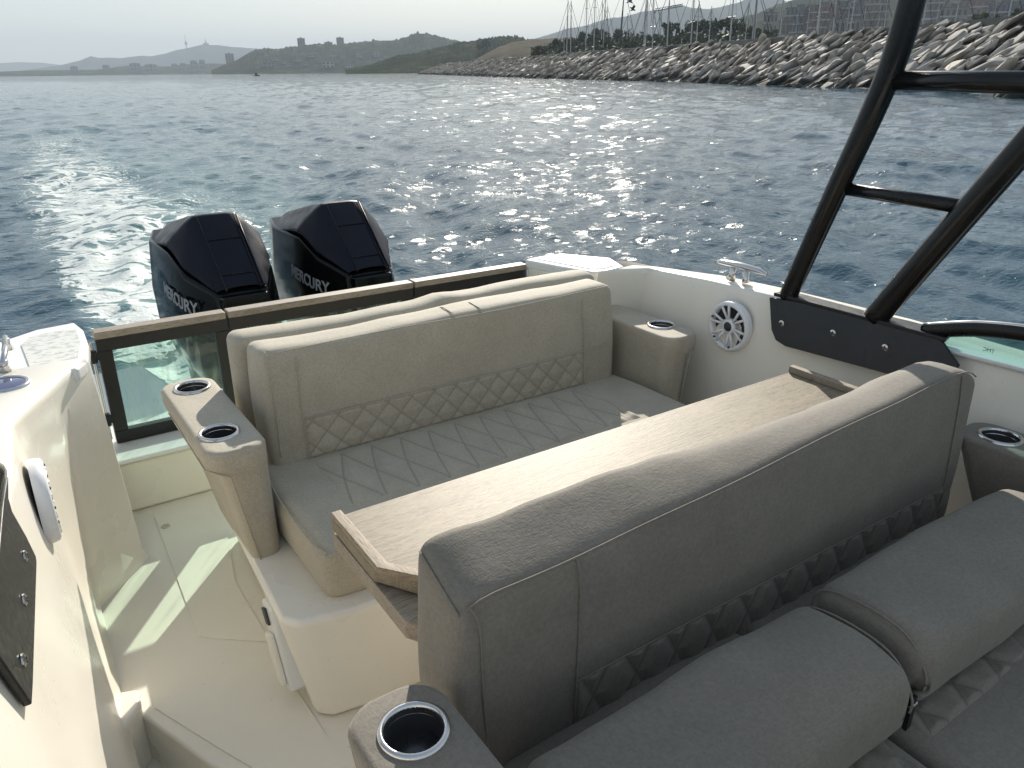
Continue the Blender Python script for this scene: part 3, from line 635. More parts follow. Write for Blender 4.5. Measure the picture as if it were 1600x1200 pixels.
# trees behind the breakwater
LEAF = rough_mat('dark_pine_foliage', (0.045, 0.062, 0.028), 0.8, scale=0.8, amp=0.5); BARK = rough_mat('brown_bark', (0.09, 0.065, 0.045), 0.9, scale=4)
LEAFL = rough_mat('olive_foliage', (0.075, 0.090, 0.040), 0.8, scale=0.8, amp=0.5)
def crown_mesh(seed, w, h, n, m, tall=False):
    r = random.Random(seed); V, Fa = [], []
    cl = [(r.uniform(-w, w) * .7, r.uniform(-w, w) * .7, h * r.uniform(.4, .95), r.uniform(.22, .45) * w) for _ in range(9)]
    for i in range(n):
        c = r.choice(cl); v = Vector((r.gauss(0, 1), r.gauss(0, 1), r.gauss(0, .75))).normalized() * c[3] * r.uniform(.6, 1.05)
        p = Vector(c[:3]) + v * (Vector((1, 1, 1)) if not tall else Vector((.4, .4, 1.8))); s_ = r.uniform(.25, .5)
        a = Vector((r.gauss(0, 1), r.gauss(0, 1), r.gauss(0, 1))).normalized(); b = a.orthogonal().normalized(); c2 = a.cross(b)
        q = len(V); V += [p - b * s_, p - c2 * s_ * .7, p + b * s_, p + c2 * s_ * .7]; Fa.append((q, q + 1, q + 2, q + 3))
    return meshdata('crown', V, Fa, m)
crowns = [crown_mesh(i, 4.2, 7.0, 900, LEAF) for i in range(3)] + [crown_mesh(9, 3.5, 5.0, 800, LEAFL), crown_mesh(12, 2.2, 8.5, 700, LEAFL, True)]
trunk = meshdata('trunk', *join(tube([(0, 0, -2), (.1, 0, 2), (0, .2, 5)], [.35, .28, .12], 6), tube([(.1, 0, 2), (1.3, .4, 4.4)], [.16, .06], 5), tube([(.1, 0, 2.4), (-1.2, -.5, 4.7)], [.15, .05], 5)), BARK)
tl = [(757, 62, 900, 0), (842, 71, 300, 3), (868, 62, 330, 0), (890, 60, 320, 1), (912, 51, 330, 0), (930, 54, 330, 2), (944, 45, 350, 1), (968, 47, 345, 0), (985, 55, 320, 3), (1003, 50, 340, 2), (1022, 52, 320, 3), (1043, 36, 300, 1), (1060, 28, 300, 4), (1070, 30, 310, 4), (1083, 34, 290, 0), (1098, 33, 285, 2), (1118, 30, 280, 1), (1135, 30, 290, 0), (1155, 31, 280, 2), (1172, 36, 270, 3), (1195, 42, 250, 3), (1530, 18, 260, 3), (1562, 8, 300, 4), (1590, 12, 250, 3)]
for i, (px, py, d, k) in enumerate(tl):
    c = sea_point(px, py, d); sc = (random.uniform(.8, 1.1)) * d / 300
    nm = ['pine', 'pine', 'pine', 'shrub', 'cypress'][k]; t = thing(nm + '_tree' if k != 3 else 'shrub', '%s %s from the left in the row behind the breakwater' % (ords[i], ['dark round pine', 'dark broad pine', 'dark clumped pine', 'low olive green shrub', 'slim upright tree'][k]), 'tree' if k != 3 else 'shrub', (c[0], c[1], c[2] - (7.2 if k < 3 else 5.6 if k == 3 else 11) * sc), 'trees behind the breakwater', boat=False)
    t.rotation_euler = (0, 0, random.uniform(0, 6)); t.scale = (sc, sc, sc)
    for nm2, m_ in (('crown', crowns[k]), ('trunk', trunk)):
        o = bpy.data.objects.new(nm2, m_); COL.objects.link(o); o.parent = t
# low scrub mass behind the wall
V, Fa = [], []; r = random.Random(44)
for i in range(9000):
    px = r.uniform(830, 1215); d = r.uniform(230, 330) if px > 930 else r.uniform(300, 420); top = np.interp(px, [830, 870, 930, 1000, 1100, 1215], [76, 70, 64, 60, 52, 50]) + r.gauss(0, 2)
    c = Vector(sea_point(px, top, d)); c.z = r.uniform(1.0, max(c.z, 1.5)); s_ = r.uniform(.35, .8)
    a = Vector((r.gauss(0, 1), r.gauss(0, 1), r.gauss(0, 1))).normalized(); b = a.orthogonal().normalized(); c2 = a.cross(b); q = len(V)
    V += [c - b * s_, c - c2 * s_, c + b * s_, c + c2 * s_]; Fa.append((q, q + 1, q + 2, q + 3))
o = bpy.data.objects.new('scrub', meshdata('scrub', V, Fa, LEAF)); COL.objects.link(o); props(o, 'dark scrub growing along the foot of the trees behind the breakwater', None, None, 'stuff')

# sailboats moored behind the breakwater
ALU = rough_mat('grey_mast_alloy', (0.42, 0.42, 0.42), 0.4, metal=0.3, scale=3); DKM = mat('black_mast', (0.03, 0.03, 0.035), 0.4); HULLM = mat('white_hull', (0.6, 0.6, 0.6), 0.3); SAILC = mat('blue_sail_cover', (0.10, 0.12, 0.20), 0.8)
def mast_set(mm):
    return {'mast': meshdata('mast', *tube([(0, 0, 0.5), (0, 0, 7), (0, 0, 14.5)], [.13, .12, .08], 8), mm),
            'spreader': meshdata('spreader', *join(tube([(0, -1.1, 8.6), (0, 1.1, 8.6)], .05, 5), tube([(0, -.8, 11.6), (0, .8, 11.6)], .045, 5)), mm),
            'forestay': meshdata('forestay', *tube([(4.9, 0, 1.3), (0, 0, 14)], .045, 5), DKM), 'backstay': meshdata('backstay', *tube([(-4.9, 0, 1.0), (0, 0, 14.4)], .03, 5), DKM),
            'shroud': meshdata('shroud', *join(tube([(0, 1.4, 1.1), (0, 1.1, 8.6), (0, 0, 14)], .025, 4), tube([(0, -1.4, 1.1), (0, -1.1, 8.6), (0, 0, 14)], .025, 4)), DKM),
            'boom': meshdata('boom', *tube([(-.1, 0, 2.3), (-3.9, 0, 2.3)], .22, 8), SAILC), 'hull': meshdata('hull', *hullv(1.0), HULLM)}
sets = [mast_set(ALU), mast_set(DKM)]
masts = [(882, 41, 250, 0), (886, 0, 245, 0), (893, 1, 240, 0), (917, -14, 240, 0), (930, -16, 235, 0), (942, 0, 250, 0), (944, -8, 240, 0), (952, 10, 245, 0), (970, -26, 190, 1), (981, 20, 260, 0), (1009, -10, 220, 0), (1012, -20, 190, 0), (1025, -16, 185, 0), (1048, -24, 180, 0), (1086, -30, 165, 0), (1092, 2, 190, 0), (1111, 10, 190, 0), (1150, -45, 150, 0), (1169, 2, 170, 0), (1184, -25, 150, 0), (1188, -30, 150, 0), (1228, -30, 140, 0), (1248, 12, 150, 0), (1265, 12, 150, 0), (1284, 8, 145, 0), (1290, -50, 120, 0), (1312, -20, 130, 0), (1331, 4, 140, 0), (1339, -30, 125, 0), (1358, 2, 130, 0), (1376, 6, 125, 0), (1392, -6, 120, 0), (1457, -40, 110, 0), (1471, 2, 125, 0), (1507, -50, 105, 0), (1560, 5, 115, 0), (1590, -40, 100, 0)]
for i, (px, py, d, k) in enumerate(masts):
    c = sea_point(px, py, d); sc = max(0.5, (c[2]) / 14.5)
    t = thing('sailboat', '%s sailboat mast from the left behind the breakwater, %s' % (ords[i], 'black and slightly raked' if k else ('short and thin' if py > 0 else 'tall and grey')), 'sailboat', (c[0], c[1], 0.0), 'sailboats moored behind the breakwater', boat=False)
    t.rotation_euler = (R(random.gauss(0, 0.8)), R(random.gauss(0, 0.8) + (1.8 if k else 0)), random.choice((0, math.pi)) + random.gauss(YAW * -1, 0.5)); t.scale = (min(sc, 1.1), min(sc, 1.1), sc)
    for nm, m_ in sets[k].items():
        o = bpy.data.objects.new(nm, m_); COL.objects.link(o); o.parent = t

# haze: even air round everything below the sky
hz = mk('haze', *box(-13000, 15000, -3000, 15000, -4.5, 520), mat('haze_air', (1, 1, 1)), None)
hm = hz.data.materials[0]; hm.node_tree.nodes.clear(); ho = hm.node_tree.nodes.new('ShaderNodeOutputMaterial'); pv = hm.node_tree.nodes.new('ShaderNodeVolumePrincipled')
pv.inputs['Density'].default_value = 0.00016; pv.inputs['Color'].default_value = (0.74, 0.86, 0.98, 1); pv.inputs['Anisotropy'].default_value = 0.0
hm.node_tree.links.new(pv.outputs[0], ho.inputs['Volume']); props(hz, 'thin blue haze over the far coast', None, None, 'stuff')

# ================================================================== THE BOAT (own frame: x across to the right, y aft, z up from the sole)
MB = thing('motorboat', 'cream moulded cockpit of the motorboat with walkway and side decks', 'boat', (1.14, 1.5, 0))
XC = 1.14
def mir(v): return [(2 * XC - p[0], p[1], p[2]) for p in v]
# sole: raised part aft, lower walkway forward of a diagonal step
edge = [(-0.06, 1.90), (0.06, 1.885), (0.176, 1.60), (0.34, 1.25), (0.50, 0.92), (0.75, 0.55), (0.95, 0.2)]
V = [(x, y, 0) for x, y in edge] + [(2.45, 0.2, 0), (2.45, 3.0, 0), (-0.06, 3.0, 0)]
Ve = [(x, y, -0.16) for x, y in edge]
n = len(edge)
mk('cockpit_sole', V + Ve, [tuple(range(len(V)))] + [(i, len(V) + i, len(V) + i + 1, i + 1) for i in range(n - 1)], SOLE, MB, bevel=0.012, seg=3)
mk('lower_sole', *box(-0.35, 2.45, -1.2, 2.3, -0.22, -0.155), SOLE, MB)
mk('nonskid_panel', *prism([(.10, 1.87), (.285, 2.035), (.435, 1.86), (.45, 1.52), (.60, 1.46), (1.9, 1.46), (1.9, 1.02), (.55, 1.02), (.38, 1.28), (.215, 1.62)], .0008, .004, 'z'), SOLE, MB)
mk('nonskid_panel', *prism([(.27, 2.10), (.30, 2.90), (.50, 2.90), (.50, 2.62), (.44, 2.30), (.445, 1.95), (.31, 2.06)], .0008, .004, 'z'), SOLE, MB)
mk('floor_drain', *lathe([(.016, .001), (.015, .004), (.011, .0035), (.0001, .002)], (.32, 2.80, .004), n=20), STEEL, MB)
mk('step_pad', *prism([(-0.02, 1.97), (0.0, 1.78), (0.07, 1.86), (0.08, 1.93)], -0.16, 0.035, 'z'), GEL, MB, bevel=0.012, seg=3)
# transom sill and steps
mk('transom_sill', *join(box(0.16, 2.3, 2.985, 3.26, 0.0, 0.215)), GEL, MB, bevel=0.018, seg=3)
mk('transom_ledge', *box(0.17, 2.3, 2.97, 3.5, 0.216, 0.235), GELT, MB, bevel=0.006)
mk('hull_bottom', *prism([(-0.35, -0.5), (2.65, -0.5), (2.65, 3.5), (-0.35, 3.5)], -0.75, -0.23, 'z'), GEL, MB)
mk('swim_platform', *join(prism([(-0.2, 3.5), (0.66, 3.5), (0.62, 3.9), (0.54, 4.35), (0.1, 4.35), (-0.12, 4.2)], -0.02, 0.13, 'z'), prism([(2.0, 3.5), (2.6, 3.5), (2.5, 4.1), (2.4, 4.35), (2.05, 4.35)], -0.02, 0.13, 'z'), box(0.66, 2.0, 3.5, 3.6, -0.3, 0.13)), GELT, MB, bevel=0.02, seg=3)

def drop(v):
    """the quarter tops fall away aft: slide a point down and aft on the sheer"""
    out = []
    for x, y, z in v:
        if y > 2.4 and z > .5: k = .5 / (.8 - .125 * y); x, y, z = x * k, y * k, EYE - (EYE - z) * k
        out.append((x, y, z))
    return out
def side(mirror, xtop_near):
    """coaming wall, side deck and quarter block; built for the left and mirrored"""
    f = mir if mirror else (lambda v: v)
    T = [(-0.16, -0.8), (-0.145, 0.9), (-0.115, 1.3), (-0.058, 1.75), (-0.045, 2.05), (0.075, 2.33), (0.165, 2.50)]           # inner top rim
    zt = [0.80, 0.80, 0.815, 0.825, 0.82, 0.80, 0.80]
    B = [(-.03, -0.8), (-0.03, 0.9), (0.0, 1.3), (0.015, 1.75), (0.028, 2.20), (0.033, 2.43), (0.215, 2.63)]
    O = [(-0.34, -0.8), (-0.33, 0.9), (-0.29, 1.3), (-0.20, 1.75), (-0.17, 2.05), (-0.12, 2.33), (-0.10, 2.5)]
    if mirror: T[:4] = [(-0.085, -0.8), (-0.08, 0.9), (-0.065, 1.3), (-0.055, 1.75)]; O[:3] = [(-0.28, -0.8), (-0.27, 0.9), (-0.25, 1.3)]; T[5:] = [(-0.045, 2.37), (0.17, 2.45)]; B[5:] = [(.03, 2.42), (.17, 2.50)]; O[5:] = [(-0.12, 2.37), (-.05, 2.45)]
    rows = []
    for (tx, ty), z, (bx, by), (ox, oy) in zip(T, zt, B, O):
        rows.append([(ox, oy, -0.6), (ox - .02, oy, z * 0.5), (ox, oy, z - 0.01), (ox + 0.02, oy, z + 0.012), (tx - 0.018, ty - .004, z + 0.012), (tx - 0.004, ty, z + 0.006), (tx, ty, z - 0.012),
                     (tx * .82 + bx * .18 + (.016 if mirror else .002), ty * .8 + by * .2, z - .13), (tx * .3 + bx * .7 + (.006 if mirror else -.002), ty * .4 + by * .6, z * 0.4), (bx, by, 0.04), (bx + .012, by - .006, 0.012), (bx + .03, by - .012, -0.20)])
    # refine lengthwise
    ref = []
    for i in range(len(rows) - 1):
        for k in range(5):
            t = k / 5; ref.append([tuple(a[j] * (1 - t) + b[j] * t for j in range(3)) for a, b in zip(rows[i], rows[i + 1])])
    ref.append(rows[-1]); c = len(rows[0]); V = [p for r_ in ref for p in r_]; Fa = []
    for i in range(len(ref) - 1):
        for j in range(c - 1): q = i * c + j; Fa.append((q, q + c, q + c + 1, q + 1))
    o = mk('side_coaming', f(V), Fa, GEL, MB, smooth=True)
    # quarter block
    lo = [(0.033, 2.43), (0.13, 2.53), (0.215, 2.64), (0.232, 2.80), (0.222, 2.97), (0.20, 3.05), (-0.05, 3.03), (-0.17, 2.7), (-0.14, 2.4)]
    hi = [(0.078, 2.335), (0.12, 2.42), (0.163, 2.50), (0.178, 2.64), (0.180, 2.80), (0.165, 2.87), (-0.03, 2.78), (-0.12, 2.6), (-0.12, 2.335)]
    ins = [(0.018, 2.455), (0.137, 2.46), (0.165, 2.63), (0.172, 2.80), (0.10, 2.81), (0.04, 2.79), (0.012, 2.72)]
    lid = [(-0.005, 2.42), (0.13, 2.405), (0.166, 2.47), (0.186, 2.62), (0.192, 2.80), (0.178, 2.90), (0.06, 2.88), (-0.05, 2.80), (-0.10, 2.68), (-0.04, 2.45)]
    if mirror:
        lo = [(2.24, 2.41), (2.12, 2.52), (2.20, 2.85), (2.245, 3.22), (2.55, 3.25), (2.62, 2.4)]
        hi = [(2.31, 2.375), (2.095, 2.455), (2.04, 2.62), (1.99, 2.80), (2.19, 2.82), (2.38, 2.38)]
        lid = [(2.16, 2.44), (2.09, 2.47), (2.035, 2.63), (1.985, 2.81), (2.08, 2.825), (2.20, 2.82), (2.33, 2.62), (2.27, 2.46)]
        ins = [(2.16, 2.47), (2.11, 2.50), (2.07, 2.63), (2.03, 2.78), (2.18, 2.79), (2.29, 2.61), (2.24, 2.49)]
    else:
        lo = lo[:4] + [(.235, 3.05), (.225, 3.22), (-.05, 3.2), (-.17, 2.8), (-.14, 2.4)]
    q = prism(lo, -0.1, 0.785, 'z', hi); mk('quarter_block', drop(q[0]), q[1], GEL, MB, bevel=0.022, seg=4)
    q = prism(lid, 0.772, 0.812, 'z'); L = mk('locker_lid', drop(q[0]), q[1], GELT, MB, bevel=0.010, seg=3)
    q = prism(ins, 0.8125, 0.8165, 'z'); mk('lid_panel' if mirror else 'damp_panel', drop(q[0]), q[1], GELT if mirror else WET, L)
    # outer topside
    hullp = [(-0.28 if mirror else -.36, -1.0, 0.79), (-0.27 if mirror else -.34, 1.0, 0.80), (-0.20, 1.9, 0.81), (-0.13, 2.6, 0.79), (-0.05, 3.2, 0.68), (-0.05, 3.6, 0.15)]
    V = []
    for x, y, z in hullp: V += [(x, y, z), (x - 0.04, y, z * .5), (x + 0.02, y, -0.2), (x + 0.25, y, -0.75)]
    mk('topside', f(V), [(i * 4 + j, i * 4 + j + 1, i * 4 + 5 + j, i * 4 + 4 + j) for i in range(5) for j in range(3)], GEL, MB, smooth=True)
side(False, 0); side(True, 0)

# ---- transom gate: three framed glass panels with oak caps
GY = 3.15; ZT, ZB = 0.700, 0.238
def gate(x0, x1, label, zb=ZB):
    t = thing('glass_gate', label, 'gate', ((x0 + x1) / 2, GY, zb), 'glass gates across the stern')
    ft, fs, fb = 0.052, 0.05, 0.05
    fr = join(box(x0, x1, GY - .02, GY + .02, ZT - .028 - ft, ZT - .028), box(x0, x1, GY - .02, GY + .02, zb, zb + fb),
              box(x0, x0 + fs, GY - .019, GY + .019, zb + fb, ZT - .028 - ft), box(x1 - fs, x1, GY - .019, GY + .019, zb + fb, ZT - .028 - ft))
    mk('frame', *fr, BLACK, t, bevel=0.003)
    mk('pane', *box(x0 + fs - .004, x1 - fs + .004, GY - .004, GY + .004, zb + fb - .004, ZT - .028 - ft + .004), GLASS, t)
    mk('wood_cap', *box(x0 - .002, x1 - .004, GY - .032, GY + .032, ZT - .028, ZT), WOODG, t, bevel=0.005)
    return t
g1 = gate(0.246, 0.728, 'left stern gate with a glass pane, beside the left locker')
for z in (0.32, 0.58): mk('hinge', *join(lathe([(0, 0), (.013, 0), (.013, .05), (0, .05)], (0.229, GY - .012, z), n=10), box(.229, .262, GY - .02, GY - .004, z + .01, z + .04)), BLACK, g1)
mk('hinge_rod', *tube([(0.229, GY - .012, 0.26), (0.229, GY - .012, .66)], .005, 8), STEEL, g1)
gate(0.735, 1.577, 'widest stern gate, in the middle behind the sofa back')
gate(1.584, 2.222, 'right stern gate, ending at the right-hand locker')

# ---- speakers
def speaker(cx, cy, cz, nx, label):
    t = thing('speaker', label, 'speaker', (cx, cy, cz), 'round white deck speakers'); s_ = nx
    def lx(prof): return [(r_, h * s_) for r_, h in prof]
    mk('rim', *lathe(lx([(.098, 0), (.100, .012), (.097, .026), (.090, .031), (.083, .030), (.079, .024), (.078, .004)]), (cx, cy, cz), 'x', 48), WHITE, t, smooth=True)
    mk('cone', *lathe(lx([(.080, .006), (.060, .004), (.030, -.004), (.004, -.006), (0.0001, -.006)]), (cx, cy, cz), 'x', 40), CONE, t, smooth=True)
    for k in range(6):
        a = 2 * math.pi * k / 6 + .3
        for d_ in (-.16, .16):
            r0, r1 = .026, .081
            p0 = (cx + s_ * .019, cy + r0 * math.cos(a + d_ * .6), cz + r0 * math.sin(a + d_ * .6)); p1 = (cx + s_ * .029, cy + r1 * math.cos(a + d_ * 1.25), cz + r1 * math.sin(a + d_ * 1.25))
            mk('grille_bar', *tube([p0, p1], .0052, 6), WHITE, t, smooth=True)
        mk('screw', *lathe(lx([(.004, .026), (.004, .033), (.0001, .034)]), (cx, cy + .080 * math.cos(a), cz + .080 * math.sin(a)), 'x', 8), CONE, t)
    mk('hub', *lathe(lx([(.030, .004), (.031, .020), (.025, .026), (.019, .027)]), (cx, cy, cz), 'x', 28), WHITE, t, smooth=True)
    mk('tweeter', *lathe(lx([(.020, .020), (.018, .027), (.010, .031), (.0001, .032)]), (cx, cy, cz), 'x', 24), CONE, t, smooth=True)
wall_x = lambda z: (-0.052) + (0.062) * (0.82 - z) / 0.8
speaker(2 * XC - (-.024), 1.87, .69, -1, 'round white speaker on the right-hand cockpit wall')
speaker(-.038, 1.87, .69, 1, 'round white speaker on the left wall, seen almost edge-on')

# ---- cleats
def cleat(cx, cy, cz, label):
    t = thing('mooring_cleat', label, 'cleat', (cx, cy, cz), 'polished mooring cleats')
    mk('horn', *tube([(cx, cy - .125, cz + .052), (cx, cy - .09, cz + .059), (cx, cy, cz + .062), (cx, cy + .09, cz + .059), (cx, cy + .125, cz + .052)], [.005, .011, .013, .011, .005], 12, 1.5), STEEL, t, smooth=True)
    for d_ in (-.032, .032): mk('post', *tube([(cx, cy + d_ * 1.25, cz), (cx, cy + d_, cz + .02), (cx, cy + d_, cz + .056)], [.020, .014, .013], 12), STEEL, t, smooth=True)
cleat(2.385, 1.93, .842, 'polished steel cleat on the right-hand side deck')
cleat(-.105, 1.93, .838, 'polished steel cleat on the left side deck, cut by the frame')

# ---- filler cap and handrail on the left deck
t = thing('deck_cap', 'round blue-lensed deck cap with a bright notched rim on the left deck', 'deck cap', (-.035, 2.385, .815))
mk('rim', *lathe([(.062, 0), (.063, .010), (.055, .014), (.050, .011)], (-.05, 2.37, .806), n=48), STEEL, t, smooth=True)
mk('lens', *lathe([(.052, .010), (.03, .013), (.0001, .014)], (-.05, 2.37, .806), n=32), LENS, t, smooth=True)
t = thing('handrail', 'short polished handrail at the outer edge of the left locker lid', 'handrail', (-.05, 2.6, .81))
mk('rail', *tube([(-.045, 2.46, .843), (-.03, 2.60, .845), (-.025, 2.74, .843)], .008, 12), STEEL, t, smooth=True)
for y, x in ((2.49, -.042), (2.71, -.026)): mk('bracket', *tube([(x, y, .81), (x, y, .83), (x, y, .846)], [.017, .010, .013], 12), STEEL, t, smooth=True)

# ---- arch on both sides
def arch(mirror, label):
    fl = lambda v: [(p[0] - .075 * max(-.05, 1.70 - p[1]) - .038, p[1], p[2]) for p in v]      # the left side flares outward going forward
    f = mir if mirror else fl
    xo = XC * 2 - 2.335
    t = thing('radar_arch', label, 'arch', (f([(xo, 1.4, .85)])[0]), 'black arch frames')
    def add(nm, vf, m, **k): return mk(nm, f(vf[0]), vf[1], m, t, **k)
    xp = xo - .028
    if not mirror:
        xo -= .05
        add('foot_tube', tube(spline([(xo + .045, 1.69, .86), (xo + .05, 1.6, .885), (xo + .045, 1.45, .89), (xo + .03, 1.33, .90), (xo - .03, 1.22, .94), (xo - .12, 1.1, 1.05)], 6), .03, 14), BLACKG, smooth=True)
    leg1 = spline([(xo - .005, 1.669, .84), (xo - .005, 1.597, 1.06), (xo - .005, 1.526, 1.275), (xo - .005, 1.474, 1.427), (xo - .005, 1.431, 1.568), (xo - .005, 1.407, 1.673), (xo - .003, 1.391, 1.791), (xo, 1.36, 2.1), (xo + .03, 1.25, 2.3)], 6)
    add('leg', tube(leg1, [.034 + .008 * min(1, i / 30) for i in range(len(leg1))], 14, 0.8), BLACKG, smooth=True)
    leg2 = spline([(xo - .005, 1.329, .85)] + [(xo - .005, 1.315 - (z - .875) * .58, z) for z in (1.05, 1.25, 1.45, 1.65, 1.85)] + [(xo, .66, 2.05), (xo + .03, .50, 2.28)], 6)
    add('leg', tube(leg2, .040, 14, 0.8), BLACKG, smooth=True)
    add('crossbar', tube([(xo - .015, 1.535, 1.246), (xo - .015, 1.13, 1.237)], .021, 12), BLACKG, smooth=True)
    add('crossbar', tube([(xo - .012, 1.425, 1.575), (xo - .012, .915, 1.573)], .029, 12), BLACKG, smooth=True)
    if not mirror: xo += .05
    yz = [(1.725, .835), (1.60, .845), (1.30, .85), (1.10, .85), (1.085, .84), (1.02, .79), (1.04, .712), (1.20, .708), (1.60, .690), (1.645, .70), (1.675, .73)]
    if not mirror: yz = [(max(y, 1.13 if z > .8 else 1.15), z) for y, z in yz if y > 1.03]
    ln = .30 if mirror else .15
    lean = lambda q: ([(x + (.85 - z) * ln, y, z) for x, y, z in q[0]], q[1])
    add('plate', lean(prism(yz, xo + .006, xo + .018, 'x')), BLACK, bevel=0.003)
    if mirror: add('flange', prism([(xo + .02, 1.71), (xo + .02, 1.08), (xo - .055, 1.10), (xo - .06, 1.24), (xo - .045, 1.36), (xo - .05, 1.62), (xo - .04, 1.70)], .843, .857, 'z'), BLACK, bevel=0.003)
    for y, z in ((1.640, .762), (1.438, .780), (1.250, .782)) if mirror else ((1.53, .752), (1.38, .752), (1.21, .752)):
        add('bolt', lathe([(.0115, 0), (.0115, .003), (.006, .006), (.0001, .006)], (xo + .018 + (.85 - z) * ln, y, z), 'x', 14), STEEL)
        add('bolt_cross', join(box(xo + .024 + (.85 - z) * ln, xo + .0255 + (.85 - z) * ln, y - .006, y + .006, z - .0013, z + .0013), box(xo + .024 + (.85 - z) * ln, xo + .0252 + (.85 - z) * ln, y - .0013, y + .0013, z - .006, z + .006)), CONE)
    return t
arch(True, 'black tubular arch frame rising from the right-hand side deck')
arch(False, 'black arch foot on the left deck, at the left edge of the photo')

# ---- windscreen side frame at the right
t = thing('windscreen', 'black-framed side windscreen at the right edge with tinted glass', 'windscreen', (2.35, .9, .8))
fr = spline([(2.345, 1.165, .852), (2.345, 1.02, .897), (2.335, .86, .925), (2.32, .6, .955), (2.30, .2, .985), (2.27, -.3, 1.0)], 6)
mk('top_rail', *tube(fr, .024, 14, 0.8), BLACKG, t, smooth=True)
mk('trim_strip', *tube([p + Vector((0, 0, .021)) for p in fr], .006, 8, 1.6), STEEL, t, smooth=True)
gl = [Vector((p.x + .004, p.y, p.z - .012)) for p in fr]; gb = [Vector((2.37, p.y, .800 + .03 * max(0, (p.y - .95)))) for p in fr]; nn = len(gl)
Vg = gl + gb + [p + Vector((.006, 0, 0)) for p in gl] + [p + Vector((.006, 0, 0)) for p in gb]
mk('pane', Vg, [(i, i + 1, nn + i + 1, nn + i) for i in range(nn - 1)] + [(2 * nn + i, 3 * nn + i, 3 * nn + i + 1, 2 * nn + i + 1) for i in range(nn - 1)], GLASSW, t)
mk('sill_trim', *prism([(2.325, 1.16), (2.37, 1.19), (2.40, .95), (2.42, -.5), (2.36, -.5), (2.345, .9)], .808, .820, 'z'), GELT, t, bevel=0.003)
tm = text_mesh('TMC', .016, .0003); tm.materials.append(CONE); o = bpy.data.objects.new('maker_mark', tm); COL.objects.link(o); o.parent = t
o.matrix_local = Matrix.Translation(Vector((2.352, .955, .838)) - t.location) @ Matrix(((0, 0, 1, 0), (-1, 0, 0, 0), (0, 1, 0, 0), (0, 0, 0, 1))) @ Matrix.Diagonal((-1, 1, 1, 1))

